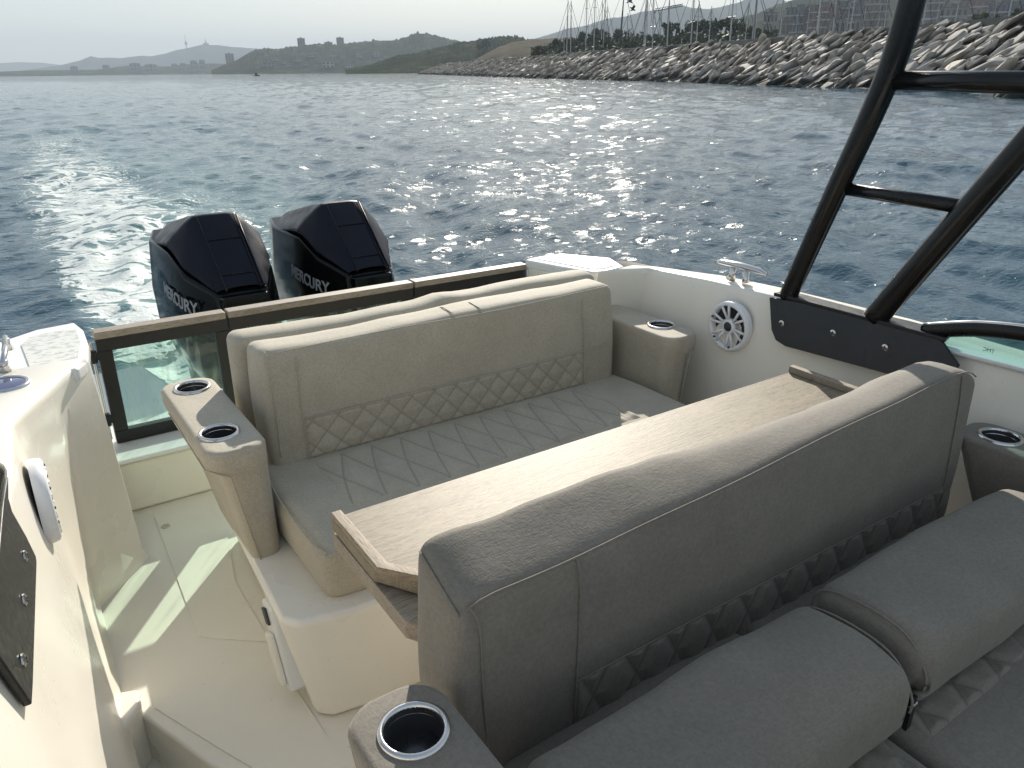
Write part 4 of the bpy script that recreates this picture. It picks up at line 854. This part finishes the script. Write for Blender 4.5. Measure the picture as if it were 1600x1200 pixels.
# ================================================================== OUTBOARD ENGINES
def outboard(cx, cy, label, yaw):
    t = thing('outboard_engine', label, 'outboard engine', (cx, cy, 0), 'twin outboard engines')
    def add(nm, vf, m, par=None, **k):
        return mk(nm, [Vector(v) + t.location for v in vf[0]], vf[1], m, par or t, **k)
    Sx = lambda pts: pts
    # upper satin cowl: hexagon-like facets
    C = [(-.125, .06, .975), (.125, .06, .975), (-.125, .52, .90), (.125, .52, .90), (-.10, -.20, .655), (.10, -.20, .655)]
    def shell():
        V = [(-.118, .02, .985), (.118, .02, .985), (.118, .50, .845), (-.118, .50, .845),          # 0-3 crest
             (.112, -.255, .655), (-.112, -.255, .655),                                            # 4,5 lip
             (-.285, .06, .84), (-.290, .36, .775), (-.20, .58, .70), (.20, .58, .70), (.290, .36, .775), (.285, .06, .84),   # 6..11 shoulder
             (-.150, -.250, .640), (.150, -.250, .640),                                            # 12,13 lip corners
             (-.262, -.09, .735), (.262, -.09, .735)]                                              # 14,15 shoulder forward
        Fc = [(0, 1, 2, 3), (5, 4, 1, 0), (12, 5, 0, 14), (14, 0, 6), (6, 0, 3, 7), (7, 3, 8), (8, 3, 2, 9), (9, 2, 10), (10, 2, 1, 11), (11, 1, 15), (15, 1, 4, 13),
              (12, 14, 6, 7, 8, 9, 10, 11, 15, 13, 4, 5)]
        return V, Fc
    cw = add('upper_cowl', shell(), COWL, bevel=0.018, seg=3)
    sb = cw.modifiers.new('soft', 'SUBSURF'); sb.levels = 2; sb.render_levels = 2
    cw.data.attributes.new('crease_edge', 'FLOAT', 'EDGE').data.foreach_set('value', [0.78] * len(cw.data.edges)); cw.modifiers.move(2, 0)
    # lower gloss cowl, just inside the upper shell and flaring down
    ring = lambda k, z, dz=0: [(-.150 * k, -.245 * k, z), (-.262 * k, -.085, z + dz * .4), (-.283 * k, .06, z + dz), (-.288 * k, .36, z + dz), (-.20 * k, .575, z + dz), (.20 * k, .575, z + dz), (.288 * k, .36, z + dz), (.283 * k, .06, z + dz), (.262 * k, -.085, z + dz * .4), (.150 * k, -.245 * k, z)]
    V = ring(.965, .642, .165) + ring(1.06, .50, .05) + ring(1.03, .36) + ring(.86, .22) + ring(.70, .10)
    Fa = [tuple(range(10))[::-1], tuple(range(40, 50))] + [(i * 10 + k, i * 10 + (k + 1) % 10, (i + 1) * 10 + (k + 1) % 10, (i + 1) * 10 + k) for i in range(4) for k in range(10)]
    add('lower_cowl', (V, Fa), COWLG, bevel=0.02, seg=3)
    add('front_fairing', prism([(-.145, -.30), (.145, -.30), (.165, -.20), (-.165, -.20)], .30, .632, 'z', [(-.125, -.272), (.125, -.272), (.150, -.20), (-.150, -.20)]), COWLG, bevel=0.012, seg=3)
    # panel seams on the upper cowl
    def on_front(u, k): a = Vector((u * .118, .02, .985)); b = Vector((u * .112, -.255, .655)); return a * (1 - k) + b * k
    nf = Vector((0, -.768, .64)).normalized()
    for s_ in (-1, 1): add('seam', tube([on_front(s_ * .86, .06) + nf * .001, on_front(s_ * .86, 1) + nf * .002], .0026, 6), BLACKG, cw)
    for k in (.36, .80): add('seam', tube([on_front(-.86, k) + nf * .002, on_front(.86, k) + nf * .002], .0024, 6), BLACKG, cw)
    add('ridge_trim', tube([on_front(1.02, .06) + nf * .000, on_front(1.02, .5) + nf * .002, on_front(1.03, 1) + nf * .001], .004, 6), COWL, cw, smooth=True)
    add('key_lock', lathe([(.008, 0), (.008, .004), (.0001, .005)], (.055, .1, .972), n=12), STEEL, cw)
    # mid section, bracket, leg
    add('bracket', join(box(-.13, .13, -.42, -.22, -.10, .30), box(-.17, -.13, -.46, -.20, -.35, .26), box(.13, .17, -.46, -.20, -.35, .26), box(-.09, .09, -.30, -.1, .02, .34)), DGREY, bevel=0.012)
    add('steering_ram', tube([(-.24, -.44, .16), (.24, -.44, .16)], .022, 10), STEEL, smooth=True)
    add('cover_box', join(box(-.20, -.05, -.36, -.25, .14, .30), box(.04, .16, -.38, -.25, .16, .33)), MGREY, bevel=0.01)
    add('midsection', prism([(-.13, -.20), (.13, -.20), (.15, .2), (.07, .45), (-.07, .45), (-.15, .2)], -.75, .16, 'z', [(-.18, -.22), (.18, -.22), (.20, .3), (.12, .5), (-.12, .5), (-.20, .3)]), COWLG, bevel=0.02, seg=3)
    # lettering down the left flank and emblem on the front
    tm = text_mesh('MERCURY', .082, .0012, .0022); tm.materials.append(DECAL)
    path = [(-.292, .50), (-.306, .36), (-.300, .06), (-.278, -.088), (-.172, -.252), (-.10, -.30)]
    cum = [0]
    for p0, p1 in zip(path[:-1], path[1:]): cum.append(cum[-1] + math.hypot(p1[0] - p0[0], (p1[1] - p0[1]) * 1.35))
    for v in tm.vertices:                    # wrap the word round the flank
        s0 = .50 + v.co.x * 1.10; x_ = float(np.interp(s0, cum, [q[0] for q in path])); y_ = float(np.interp(s0, cum, [q[1] for q in path]))
        zz = .575 - .10 * (s0 - .5) + v.co.y * 1.05; k = .985 + .075 * max(0, min(1, (.78 - zz) / .23)); nx_ = -1.0 if y_ > -.08 else -.8
        v.co = Vector((x_ * (k / 1.06) - .008 + nx_ * (v.co.z + .001), y_ - (.004 if y_ < -.08 else 0) - (.6 * (v.co.z + .001) if y_ < -.08 else 0), zz))
    lt = bpy.data.objects.new('lettering', tm); COL.objects.link(lt); lt.parent = t
    em = join(lathe([(.026, 0), (.030, -.003), (.034, 0)], (0, -.292, .475), 'y', 28), tube([(-.020, -.294, .462), (-.010, -.294, .488), (0, -.294, .468), (.010, -.294, .488), (.020, -.294, .462)], .0035, 6))
    add('emblem', em, DECAL)
    t.rotation_euler = (0, 0, yaw); t.scale = (.93, 1.35, 1.08); t.location = (cx, cy, -.164)
    return t
outboard(1.035, 4.37, 'left outboard engine with a dark faceted cowl, behind the left gate', R(2))
outboard(1.765, 4.38, 'right outboard engine with a dark faceted cowl, behind the middle gate', R(2))

# ================================================================== SOFAS
def cup_holder(cx, cy, z, par, deep=.075, r0=.047):
    c = mk('cup_holder', *lathe([(r0 + .010, -.002), (r0 + .009, .004), (r0 + .003, .006), (r0 - .001, .003), (r0 - .001, -.01), (r0 - .002, -.012)], (cx, cy, z), n=44), STEEL, par, smooth=True)
    mk('liner', *lathe([(r0 - .001, .0), (r0 - .003, -deep * .6), (r0 - .012, -deep), (.008, -deep - .003), (.0001, -deep - .003)], (cx, cy, z), n=36), STEELD, c, smooth=True)
    mk('drain', *lathe([(.007, .001), (.0001, .001)], (cx, cy, z - deep - .003), n=12), CONE, c)
    return c
def armrest(par, mirror, x0, x1, ya, yb, zt, zb, cups, fab, holes=True):
    """x0 outer, x1 inner; ya front end, yb aft end; the flank tapers inwards going down"""
    XM = (x0 + x1)
    w = x1 - x0; outer = lambda z: x0 + (0 if z > zt - .06 else .035 + .055 * (zt - .06 - z) / (zt - .06 - zb)) 
    zs = [zb, zb + .01, zb + .12, zb + .24, zt - .085, zt - .060, zt - .045, zt - .012, zt - .003, zt]
    off = [.008, 0, 0, 0, 0, -.0, 0, 0, .006, .014]
    V, Fa = [], []; N = 40
    for z, of in zip(zs, off):
        xo_ = x0 + (.035 + .055 * (zt - .06 - z) / (zt - .06 - zb) if z < zt - .062 else (.012 if z < zt - .055 else 0)) + of; xi = x1 - of - .002
        yf = ya + of + (.012 if z < zt - .062 else 0) + .0; yk = yb - of - (0.20 * (zt - z) / (zt - zb)); rr2 = min((xi - xo_) * .42, .06)
        for k in range(N):
            a = 2 * math.pi * k / N; cx = (xi - rr2) if math.cos(a) > 0 else (xo_ + rr2); cy = (yk - rr2) if math.sin(a) > 0 else (yf + rr2)
            V.append((cx + rr2 * math.cos(a), cy + rr2 * math.sin(a), z + noise.noise(Vector((cx * 9, cy * 9, z * 9))) * .002))
    for i in range(len(zs) - 1):
        for k in range(N): Fa.append((i * N + k, i * N + (k + 1) % N, (i + 1) * N + (k + 1) % N, (i + 1) * N + k))
    # top with round openings: strip fill by fan grid
    me_top = []
    Fa.append(tuple(range(N))[::-1])
    if mirror is not None: V = [(2 * mirror - v[0], v[1], v[2]) for v in V]
    bm = bmesh.new(); bv = [bm.verts.new(v) for v in V]
    for f in Fa: bm.faces.new([bv[i] for i in f])
    ring = bv[(len(zs) - 1) * N:]
    rings = []
    for (cx, cy) in cups:
        if mirror is not None: cx = 2 * mirror - cx
        rings.append([bm.verts.new((cx + .051 * math.cos(2 * math.pi * k / 24), cy + .051 * math.sin(2 * math.pi * k / 24), zt)) for k in range(24)])
    es = [bm.edges.get((ring[k], ring[(k + 1) % N])) for k in range(N)]
    for rg in rings: es += [bm.edges.new((rg[k], rg[(k + 1) % 24])) for k in range(24)]
    bmesh.ops.triangle_fill(bm, edges=es, use_beauty=True)
    # triangle_fill may leave the openings filled: drop faces inside the cups
    kill = [f for f in bm.faces if all(abs((v.co - f.verts[0].co).z) < .02 for v in f.verts) and any(math.hypot(f.calc_center_median().x - (cx if mirror is None else 2 * mirror - cx), f.calc_center_median().y - cy) < .044 and f.calc_center_median().z > zt - .02 for cx, cy in cups)]
    bmesh.ops.delete(bm, geom=kill, context='FACES_ONLY'); bmesh.ops.recalc_face_normals(bm, faces=bm.faces)
    me = bpy.data.meshes.new('armrest'); bm.to_mesh(me); bm.free(); me.materials.append(fab)
    for p_ in me.polygons: p_.use_smooth = True
    o = bpy.data.objects.new('armrest', me); COL.objects.link(o); o.location = -rootloc(par); o.parent = par
    w_ = o.modifiers.new('wn', 'WEIGHTED_NORMAL'); w_.keep_sharp = False
    g = 1 if mirror is None else -1; mm = (lambda x: x) if mirror is None else (lambda x: 2 * mirror - x)
    # stitched seams
    mk('piping', *tube([(mm(x0 + .004), yb - .12, zt - .060), (mm(x0 + .002), ya + .06, zt - .062), (mm(x0 + .03), ya + .012, zt - .064), (mm(x0 + .055), ya + .006, zt - .075), (mm(x0 + .065), ya + .008, zt - .14), (mm(x0 + .105), ya + .010, zb + .02)], .0024, 6), fab, o, smooth=True)
    for cx, cy in cups: cup_holder(mm(cx), cy, zt + .001, o)
    return o

S1 = thing('sofa', 'far beige cockpit sofa with a quilted seat, in front of the stern gates', 'sofa', (1.28, 2.0, 0), 'cockpit sofas')
# moulded base
lo = [(.455, 1.593), (.49, 1.562), (.62, 1.540), (.75, 1.54), (2.0, 1.60), (2.13, 1.75), (2.13, 2.50), (.53, 2.58)]
hi = [(.405, 1.66), (.44, 1.615), (.58, 1.585), (.75, 1.575), (2.0, 1.64), (2.16, 1.75), (2.16, 2.50), (.45, 2.58)]
mk('moulded_base', *prism(lo, .001, .30, 'z', hi), GEL, S1, bevel=0.018, seg=3)
mk('latch_recess', *prism([(1.66, .05), (1.735, .03), (1.85, .19), (1.845, .245), (1.765, .255)], .412, .475, 'x'), GELT, S1, bevel=0.008)
mk('latch_handle', *prism([(1.68, .065), (1.725, .055), (1.80, .165), (1.755, .185)], .396, .412, 'x'), GEL, S1, bevel=0.005)
mk('latch_catch', *prism([(1.775, .20), (1.80, .19), (1.83, .225), (1.80, .24)], .405, .4115, 'x'), DGREY, S1)
def seat1(v):
    z = v.z + .010 * math.exp(-((v.y - 1.9) / .2) ** 2) * (1 if v.z > .4 else 0)
    k = max(0, (.34 - (v.z - .28)) / .34); return Vector((v.x + (.02 * k if v.x < .8 else 0), v.y + .02 * k * (1 if v.y < 1.8 else 0), z))
mk('seat_cushion', *cushion(.515, 2.03, 1.625, 2.24, .285, .45, .045, .030, seat1), FAB, S1, smooth=True)
def seatfn(a, b):
    return diamond(.105, .34, 1.10, .35, w=.0032, depth=.007, wob=.010, edge=.02)(a, b)
v, f, s_ = sheet((.69, 1.805, .4535), (1, 0, 0), (0, 1, 0), (0, 0, 1), 1.12, .36, .004, .006, seatfn)
v = [p + Vector((0, 0, .010 * math.exp(-((p.y - 1.9) / .2) ** 2) - .001)) for p in v]
mk('quilted_seat_panel', v, f, FAB, S1, smooth=True, attrs={'stitch': s_})
mk('piping', *tube(spline([(.56, 2.20, .448), (.535, 2.0, .450), (.53, 1.75, .450), (.545, 1.66, .448), (.60, 1.637, .447), (1.2, 1.635, .447), (1.95, 1.64, .447)], 5), .003, 6), FAB, S1, smooth=True)
def back1(v):
    k = (v.z - .40) / .42; y = v.y + .035 * k; z = v.z
    if v.z > .78: z += .006 * math.sin(v.x * 5.3) + .012 * math.exp(-((v.x - 1.95) / .12) ** 2)
    x = v.x + (.012 * math.sin(k * 3.1) * (-1 if v.x < 1.2 else 1) if abs(v.x - 1.29) > .6 else 0); return Vector((x, y, z))
mk('backrest', *cushion(.59, 1.985, 2.175, 2.325, .40, .822, .030, .028, back1), FAB, S1, smooth=True)
v, f, s_ = sheet((.70, 2.1745, .452), (1, 0, 0), (0, .083, 1), (0, -1, 0), 1.12, .135, .0045, .004, diamond(.088, .088, 1.12, .135, w=.003, depth=.005, ph=.25, phv=.1))
mk('quilted_back_panel', v, f, FAB, S1, smooth=True, attrs={'stitch': s_})
for pts in ([(.63, 2.205, .815), (1.0, 2.203, .820), (1.45, 2.203, .815), (1.95, 2.205, .826)], [(.618, 2.30, .815), (.612, 2.24, .815), (.612, 2.205, .800), (.614, 2.19, .65), (.61, 2.180, .48)],
            [(.70, 2.1985, .79), (.695, 2.184, .6), (.697, 2.172, .45)], [(1.825, 2.1985, .79), (1.83, 2.184, .6), (1.825, 2.172, .45)], [(.70, 2.184, .588), (1.2, 2.183, .588), (1.83, 2.184, .588), (1.95, 2.186, .60)]):
    mk('piping', *tube(spline(pts, 5), .0019, 6), FAB, S1, smooth=True)
def hump(v):
    k = 1 + .0 * v.x; z = v.z
    if v.z > .7: z += .008 * math.sin(v.x * 4 + 1) + .010 * math.exp(-((v.x - 1.33) / .06) ** 2)
    return Vector((v.x, v.y, z))
mk('rear_bolster', *cushion(.560, 2.05, 2.372, 2.50, .40, .828, .040, .028, hump), FAB, S1, smooth=True)
for xs in (1.262, 1.372): mk('piping', *tube([(xs, 2.206, .818), (xs + .004, 2.22, .8275), (xs + .01, 2.30, .829), (xs + .012, 2.34, .820)], .0022, 6), FAB, S1, smooth=True)
armrest(S1, None, .348, .520, 1.935, 2.565, .66, .262, [(.437, 2.465), (.418, 2.075)], FAB)
armrest(S1, 1.282, .348, .520, 1.935, 2.565, .66, .262, [(.415, 2.095)], FAB)

# ---- folding table
T = thing('folding_table', 'limed oak folding table with two stacked leaves, between the two sofas', 'table', (1.25, 1.25, 0))
def leaf(z0, z1, yn, dx=0):
    top = [(.497 + dx, 1.445), (.494 + dx, 1.20 + (yn - 1.10)), (.555 + dx, yn), (2.06, yn), (2.115, yn + .06), (2.112, 1.445)]
    return prism(top, z0, z1, 'z')
mk('upper_leaf', *leaf(.648, .679, 1.12), WOOD, T, bevel=0.003)
mk('lower_leaf', *leaf(.600, .6415, .985), WOODG, T, bevel=0.003)
mk('lip', *prism([(.4965, 1.446), (.4935, 1.20), (.5545, 1.1195), (.66, 1.1195), (.655, 1.142), (.566, 1.142), (.520, 1.205), (.521, 1.446)], .6792, .694, 'z'), WOODY, T, bevel=0.003)
mk('lip', *prism([(.496, 1.07), (.556, .985), (.70, .985), (.70, 1.01), (.57, 1.01), (.52, 1.075)], .6418, .6462, 'z'), WOODY, T, bevel=0.001)
mk('lip', *prism([(2.088, 1.446), (2.088, 1.19), (2.114, 1.19), (2.113, 1.446)], .6792, .702, 'z'), WOODG, T, bevel=0.003)
for x in (.68, 1.90):
    mk('leg', *box(x - .035, x + .035, 1.20, 1.26, 0.001, .60), WOODG, T, bevel=0.004)
    mk('leg_panel', *box(x + .04, x + .30, 1.22, 1.245, 0.02, .598), GEL, T)

# ---- near sofa
S2 = thing('sofa', 'near beige sofa in shade with a high back, filling the lower right', 'sofa', (1.28, .7, 0), 'cockpit sofas')
mk('moulded_base', *prism([(.52, .15), (2.05, .15), (2.12, .95), (.52, .98)], -.15, .33, 'z'), GEL, S2, bevel=0.02, seg=3)
def back2(v):
    k = (v.z - .36) / .5; x, y, z = v
    if z > .74:
        t = (z - .74) / .12
        # top face: left part is raked to the front, standing in for a cast shadow, right part is a full rounded hump
        wr_ = 1 / (1 + math.exp(-(x - 1.18) / .14)); fr = max(0, (1.00 - y) / .13)
        z -= t * (1 - wr_) * .052 * min(1, fr) ; y += t * (1 - wr_) * .010
        z -= t * wr_ * .030 * max(0, (y - .945) / .065) ** 2
        z += t * (.024 * math.exp(-((x - 1.93) / .20) ** 2) - .006 * math.exp(-((x - .72) / .16) ** 2) + .003 * math.sin(x * 9))
    e = min(v.x - .492, (2.085 - v.x) * .8); q_ = max(0, 1 - e / .085)
    z -= max(0, min(1, (v.z - .5) / .35)) * .055 * (1 - math.sqrt(max(0, 1 - q_ * q_))) * (1.0 if v.x > 1.2 else .6)
    x += .012 * math.sin(max(0, min(1, k)) * 3.1) * (-1 if x < 1.2 else 1) * min(1, abs(x - 1.28) / .75) ** 4
    y -= .014 * math.sin(max(0, min(1, k)) * 3.1) * (.15 if v.y < .92 else -.8)
    return Vector((x, y, z))
mk('backrest', *cushion(.492, 2.085, .868, 1.012, .36, .868, .022, .018, back2), FAB2, S2, smooth=True)
def seam2(x): 
    return (x, .868, .835 + (.02 * math.exp(-((x - 1.93) / .20) ** 2)) - (.030 if x < 1.1 else .030 - .036 * min(1, (x - 1.1) / .25)) + .003 * math.sin(x * 9))
v, f, s_ = sheet((.735, .8655, .385), (1, 0, 0), (0, 0, 1), (0, -1, 0), 1.33, .155, .004, .0035, diamond(.112, .20, 1.33, .155, w=.0035, depth=.008, ph=.1, phv=.02))
mk('quilted_back_panel', v, f, FAB2, S2, smooth=True, attrs={'stitch': s_})
def seat2(v):
    return Vector((v.x, v.y, v.z + (.006 * math.sin(v.x * 8) if v.z > .38 else 0)))
mk('seat_cushion', *cushion(.55, 1.212, .20, .88, .30, .445, .035, .03, seat2), FAB2, S2, smooth=True)
mk('seat_cushion', *cushion(1.222, 2.03, .20, .88, .30, .450, .035, .03, seat2), FAB2, S2, smooth=True)
v, f, s_ = sheet((1.255, .455, .449), (1, 0, 0), (0, 1, 0), (0, 0, 1), .73, .20, .004, .004, diamond(.13, .19, .73, .20, w=.003, depth=.010, ph=.2, phv=.25)); mk('quilted_seat_panel', v, f, FAB2, S2, smooth=True, attrs={'stitch': s_})
v, f, s_ = sheet((.60, .42, .444), (1, 0, 0), (0, 1, 0), (0, 0, 1), .58, .22, .004, .004, diamond(.13, .19, .58, .22, w=.003, depth=.010, ph=.1, phv=.25)); mk('quilted_seat_panel', v, f, FAB2, S2, smooth=True, attrs={'stitch': s_})
SV = lambda x, y=.869, z=.8645: tuple(back2(Vector((x, y, z))) + Vector((0, -.001, .001)))
mk('piping', *tube([SV(.51 + 1.555 * i / 60) for i in range(61)], .0019, 6), FAB2, S2, smooth=True)
mk('piping', *tube([SV(.497, .872 + .13 * i / 10, .862) for i in range(11)], .0019, 6), FAB2, S2, smooth=True)
for pts in ([SV(.515), (.525, .864, .76), (.53, .863, .60), (.545, .864, .42)], [SV(.735), (.735, .8645, .76), (.735, .8635, .6), (.735, .8635, .42)], [SV(1.985), (2.0, .8645, .80), (2.02, .8635, .6), (2.03, .8635, .42)], [(.735, .8630, .541), (1.3, .8628, .541), (2.06, .8630, .541)]):
    mk('piping', *tube(spline(pts, 5), .0017, 6), FAB2, S2, smooth=True)
armrest(S2, None, .290, .462, .10, .925, .665, .25, [(.378, .822)], FAB2)
armrest(S2, 1.285, .290, .462, .10, .925, .665, .25, [(.378, .822)], FAB2)

# ---- loose bolsters lying on the near seat
def bolster(x0, x1, label, dz, twist):
    t = thing('bolster_cushion', label, 'cushion', ((x0 + x1) / 2, .6, .45), 'bolster cushions on the near seat')
    def fn(v):
        x, y, z = v; k = (z - .45) / .16
        z = z + dz; e = min(x - x0, x1 - x); z -= .010 * math.exp(-(e / .03) ** 2) * (k > .5)
        if y < .6: z -= .030 * max(0, (.60 - y) / .12) ** 1.3 * (k > .4); y += .030 * (1 - k) * 0 
        y += twist * (x - (x0 + x1) / 2)
        if k > .6: z += .008 * math.sin((x - x0) * 9 + y * 14)
        return Vector((x, y, z))
    mk('cover', *cushion(x0, x1, .487, .735, .452, .612, .036, .020, fn), FAB2, t, smooth=True)
    for xs in ((x1 - .012) if dz == 0 else (x0 + .012),):
        pts = [fn(Vector((xs, y, z))) for y, z in ((.735, .50), (.735, .575), (.71, .606), (.64, .613), (.56, .611), (.515, .598), (.487, .56), (.487, .50))]
        mk('piping', *tube(spline([p + Vector((0, 0, .0015)) for p in pts], 4), .0024, 6), FAB2, t, smooth=True)
    return t
bolster(.505, 1.232, 'left bolster cushion lying against the near sofa back', 0.0, 0.0)
bolster(1.262, 2.035, 'right bolster cushion, slightly raised, by the right arm', .016, -.02)
t = thing('hinge_bracket', 'small black metal hinge in the gap between the two bolster cushions', 'hinge', (1.245, .50, .47))
mk('bracket', *join(box(1.238, 1.252, .492, .50, .44, .52), box(1.238, 1.252, .50, .56, .452, .462)), BLACK, t); mk('pin', *tube([(1.234, .494, .50), (1.256, .494, .50)], .004, 8), STEEL, t)

# bring the boat things onto the level sea
for o in BOATS: 
    o.matrix_world = BOAT @ o.matrix_basis
bpy.context.view_layer.update()
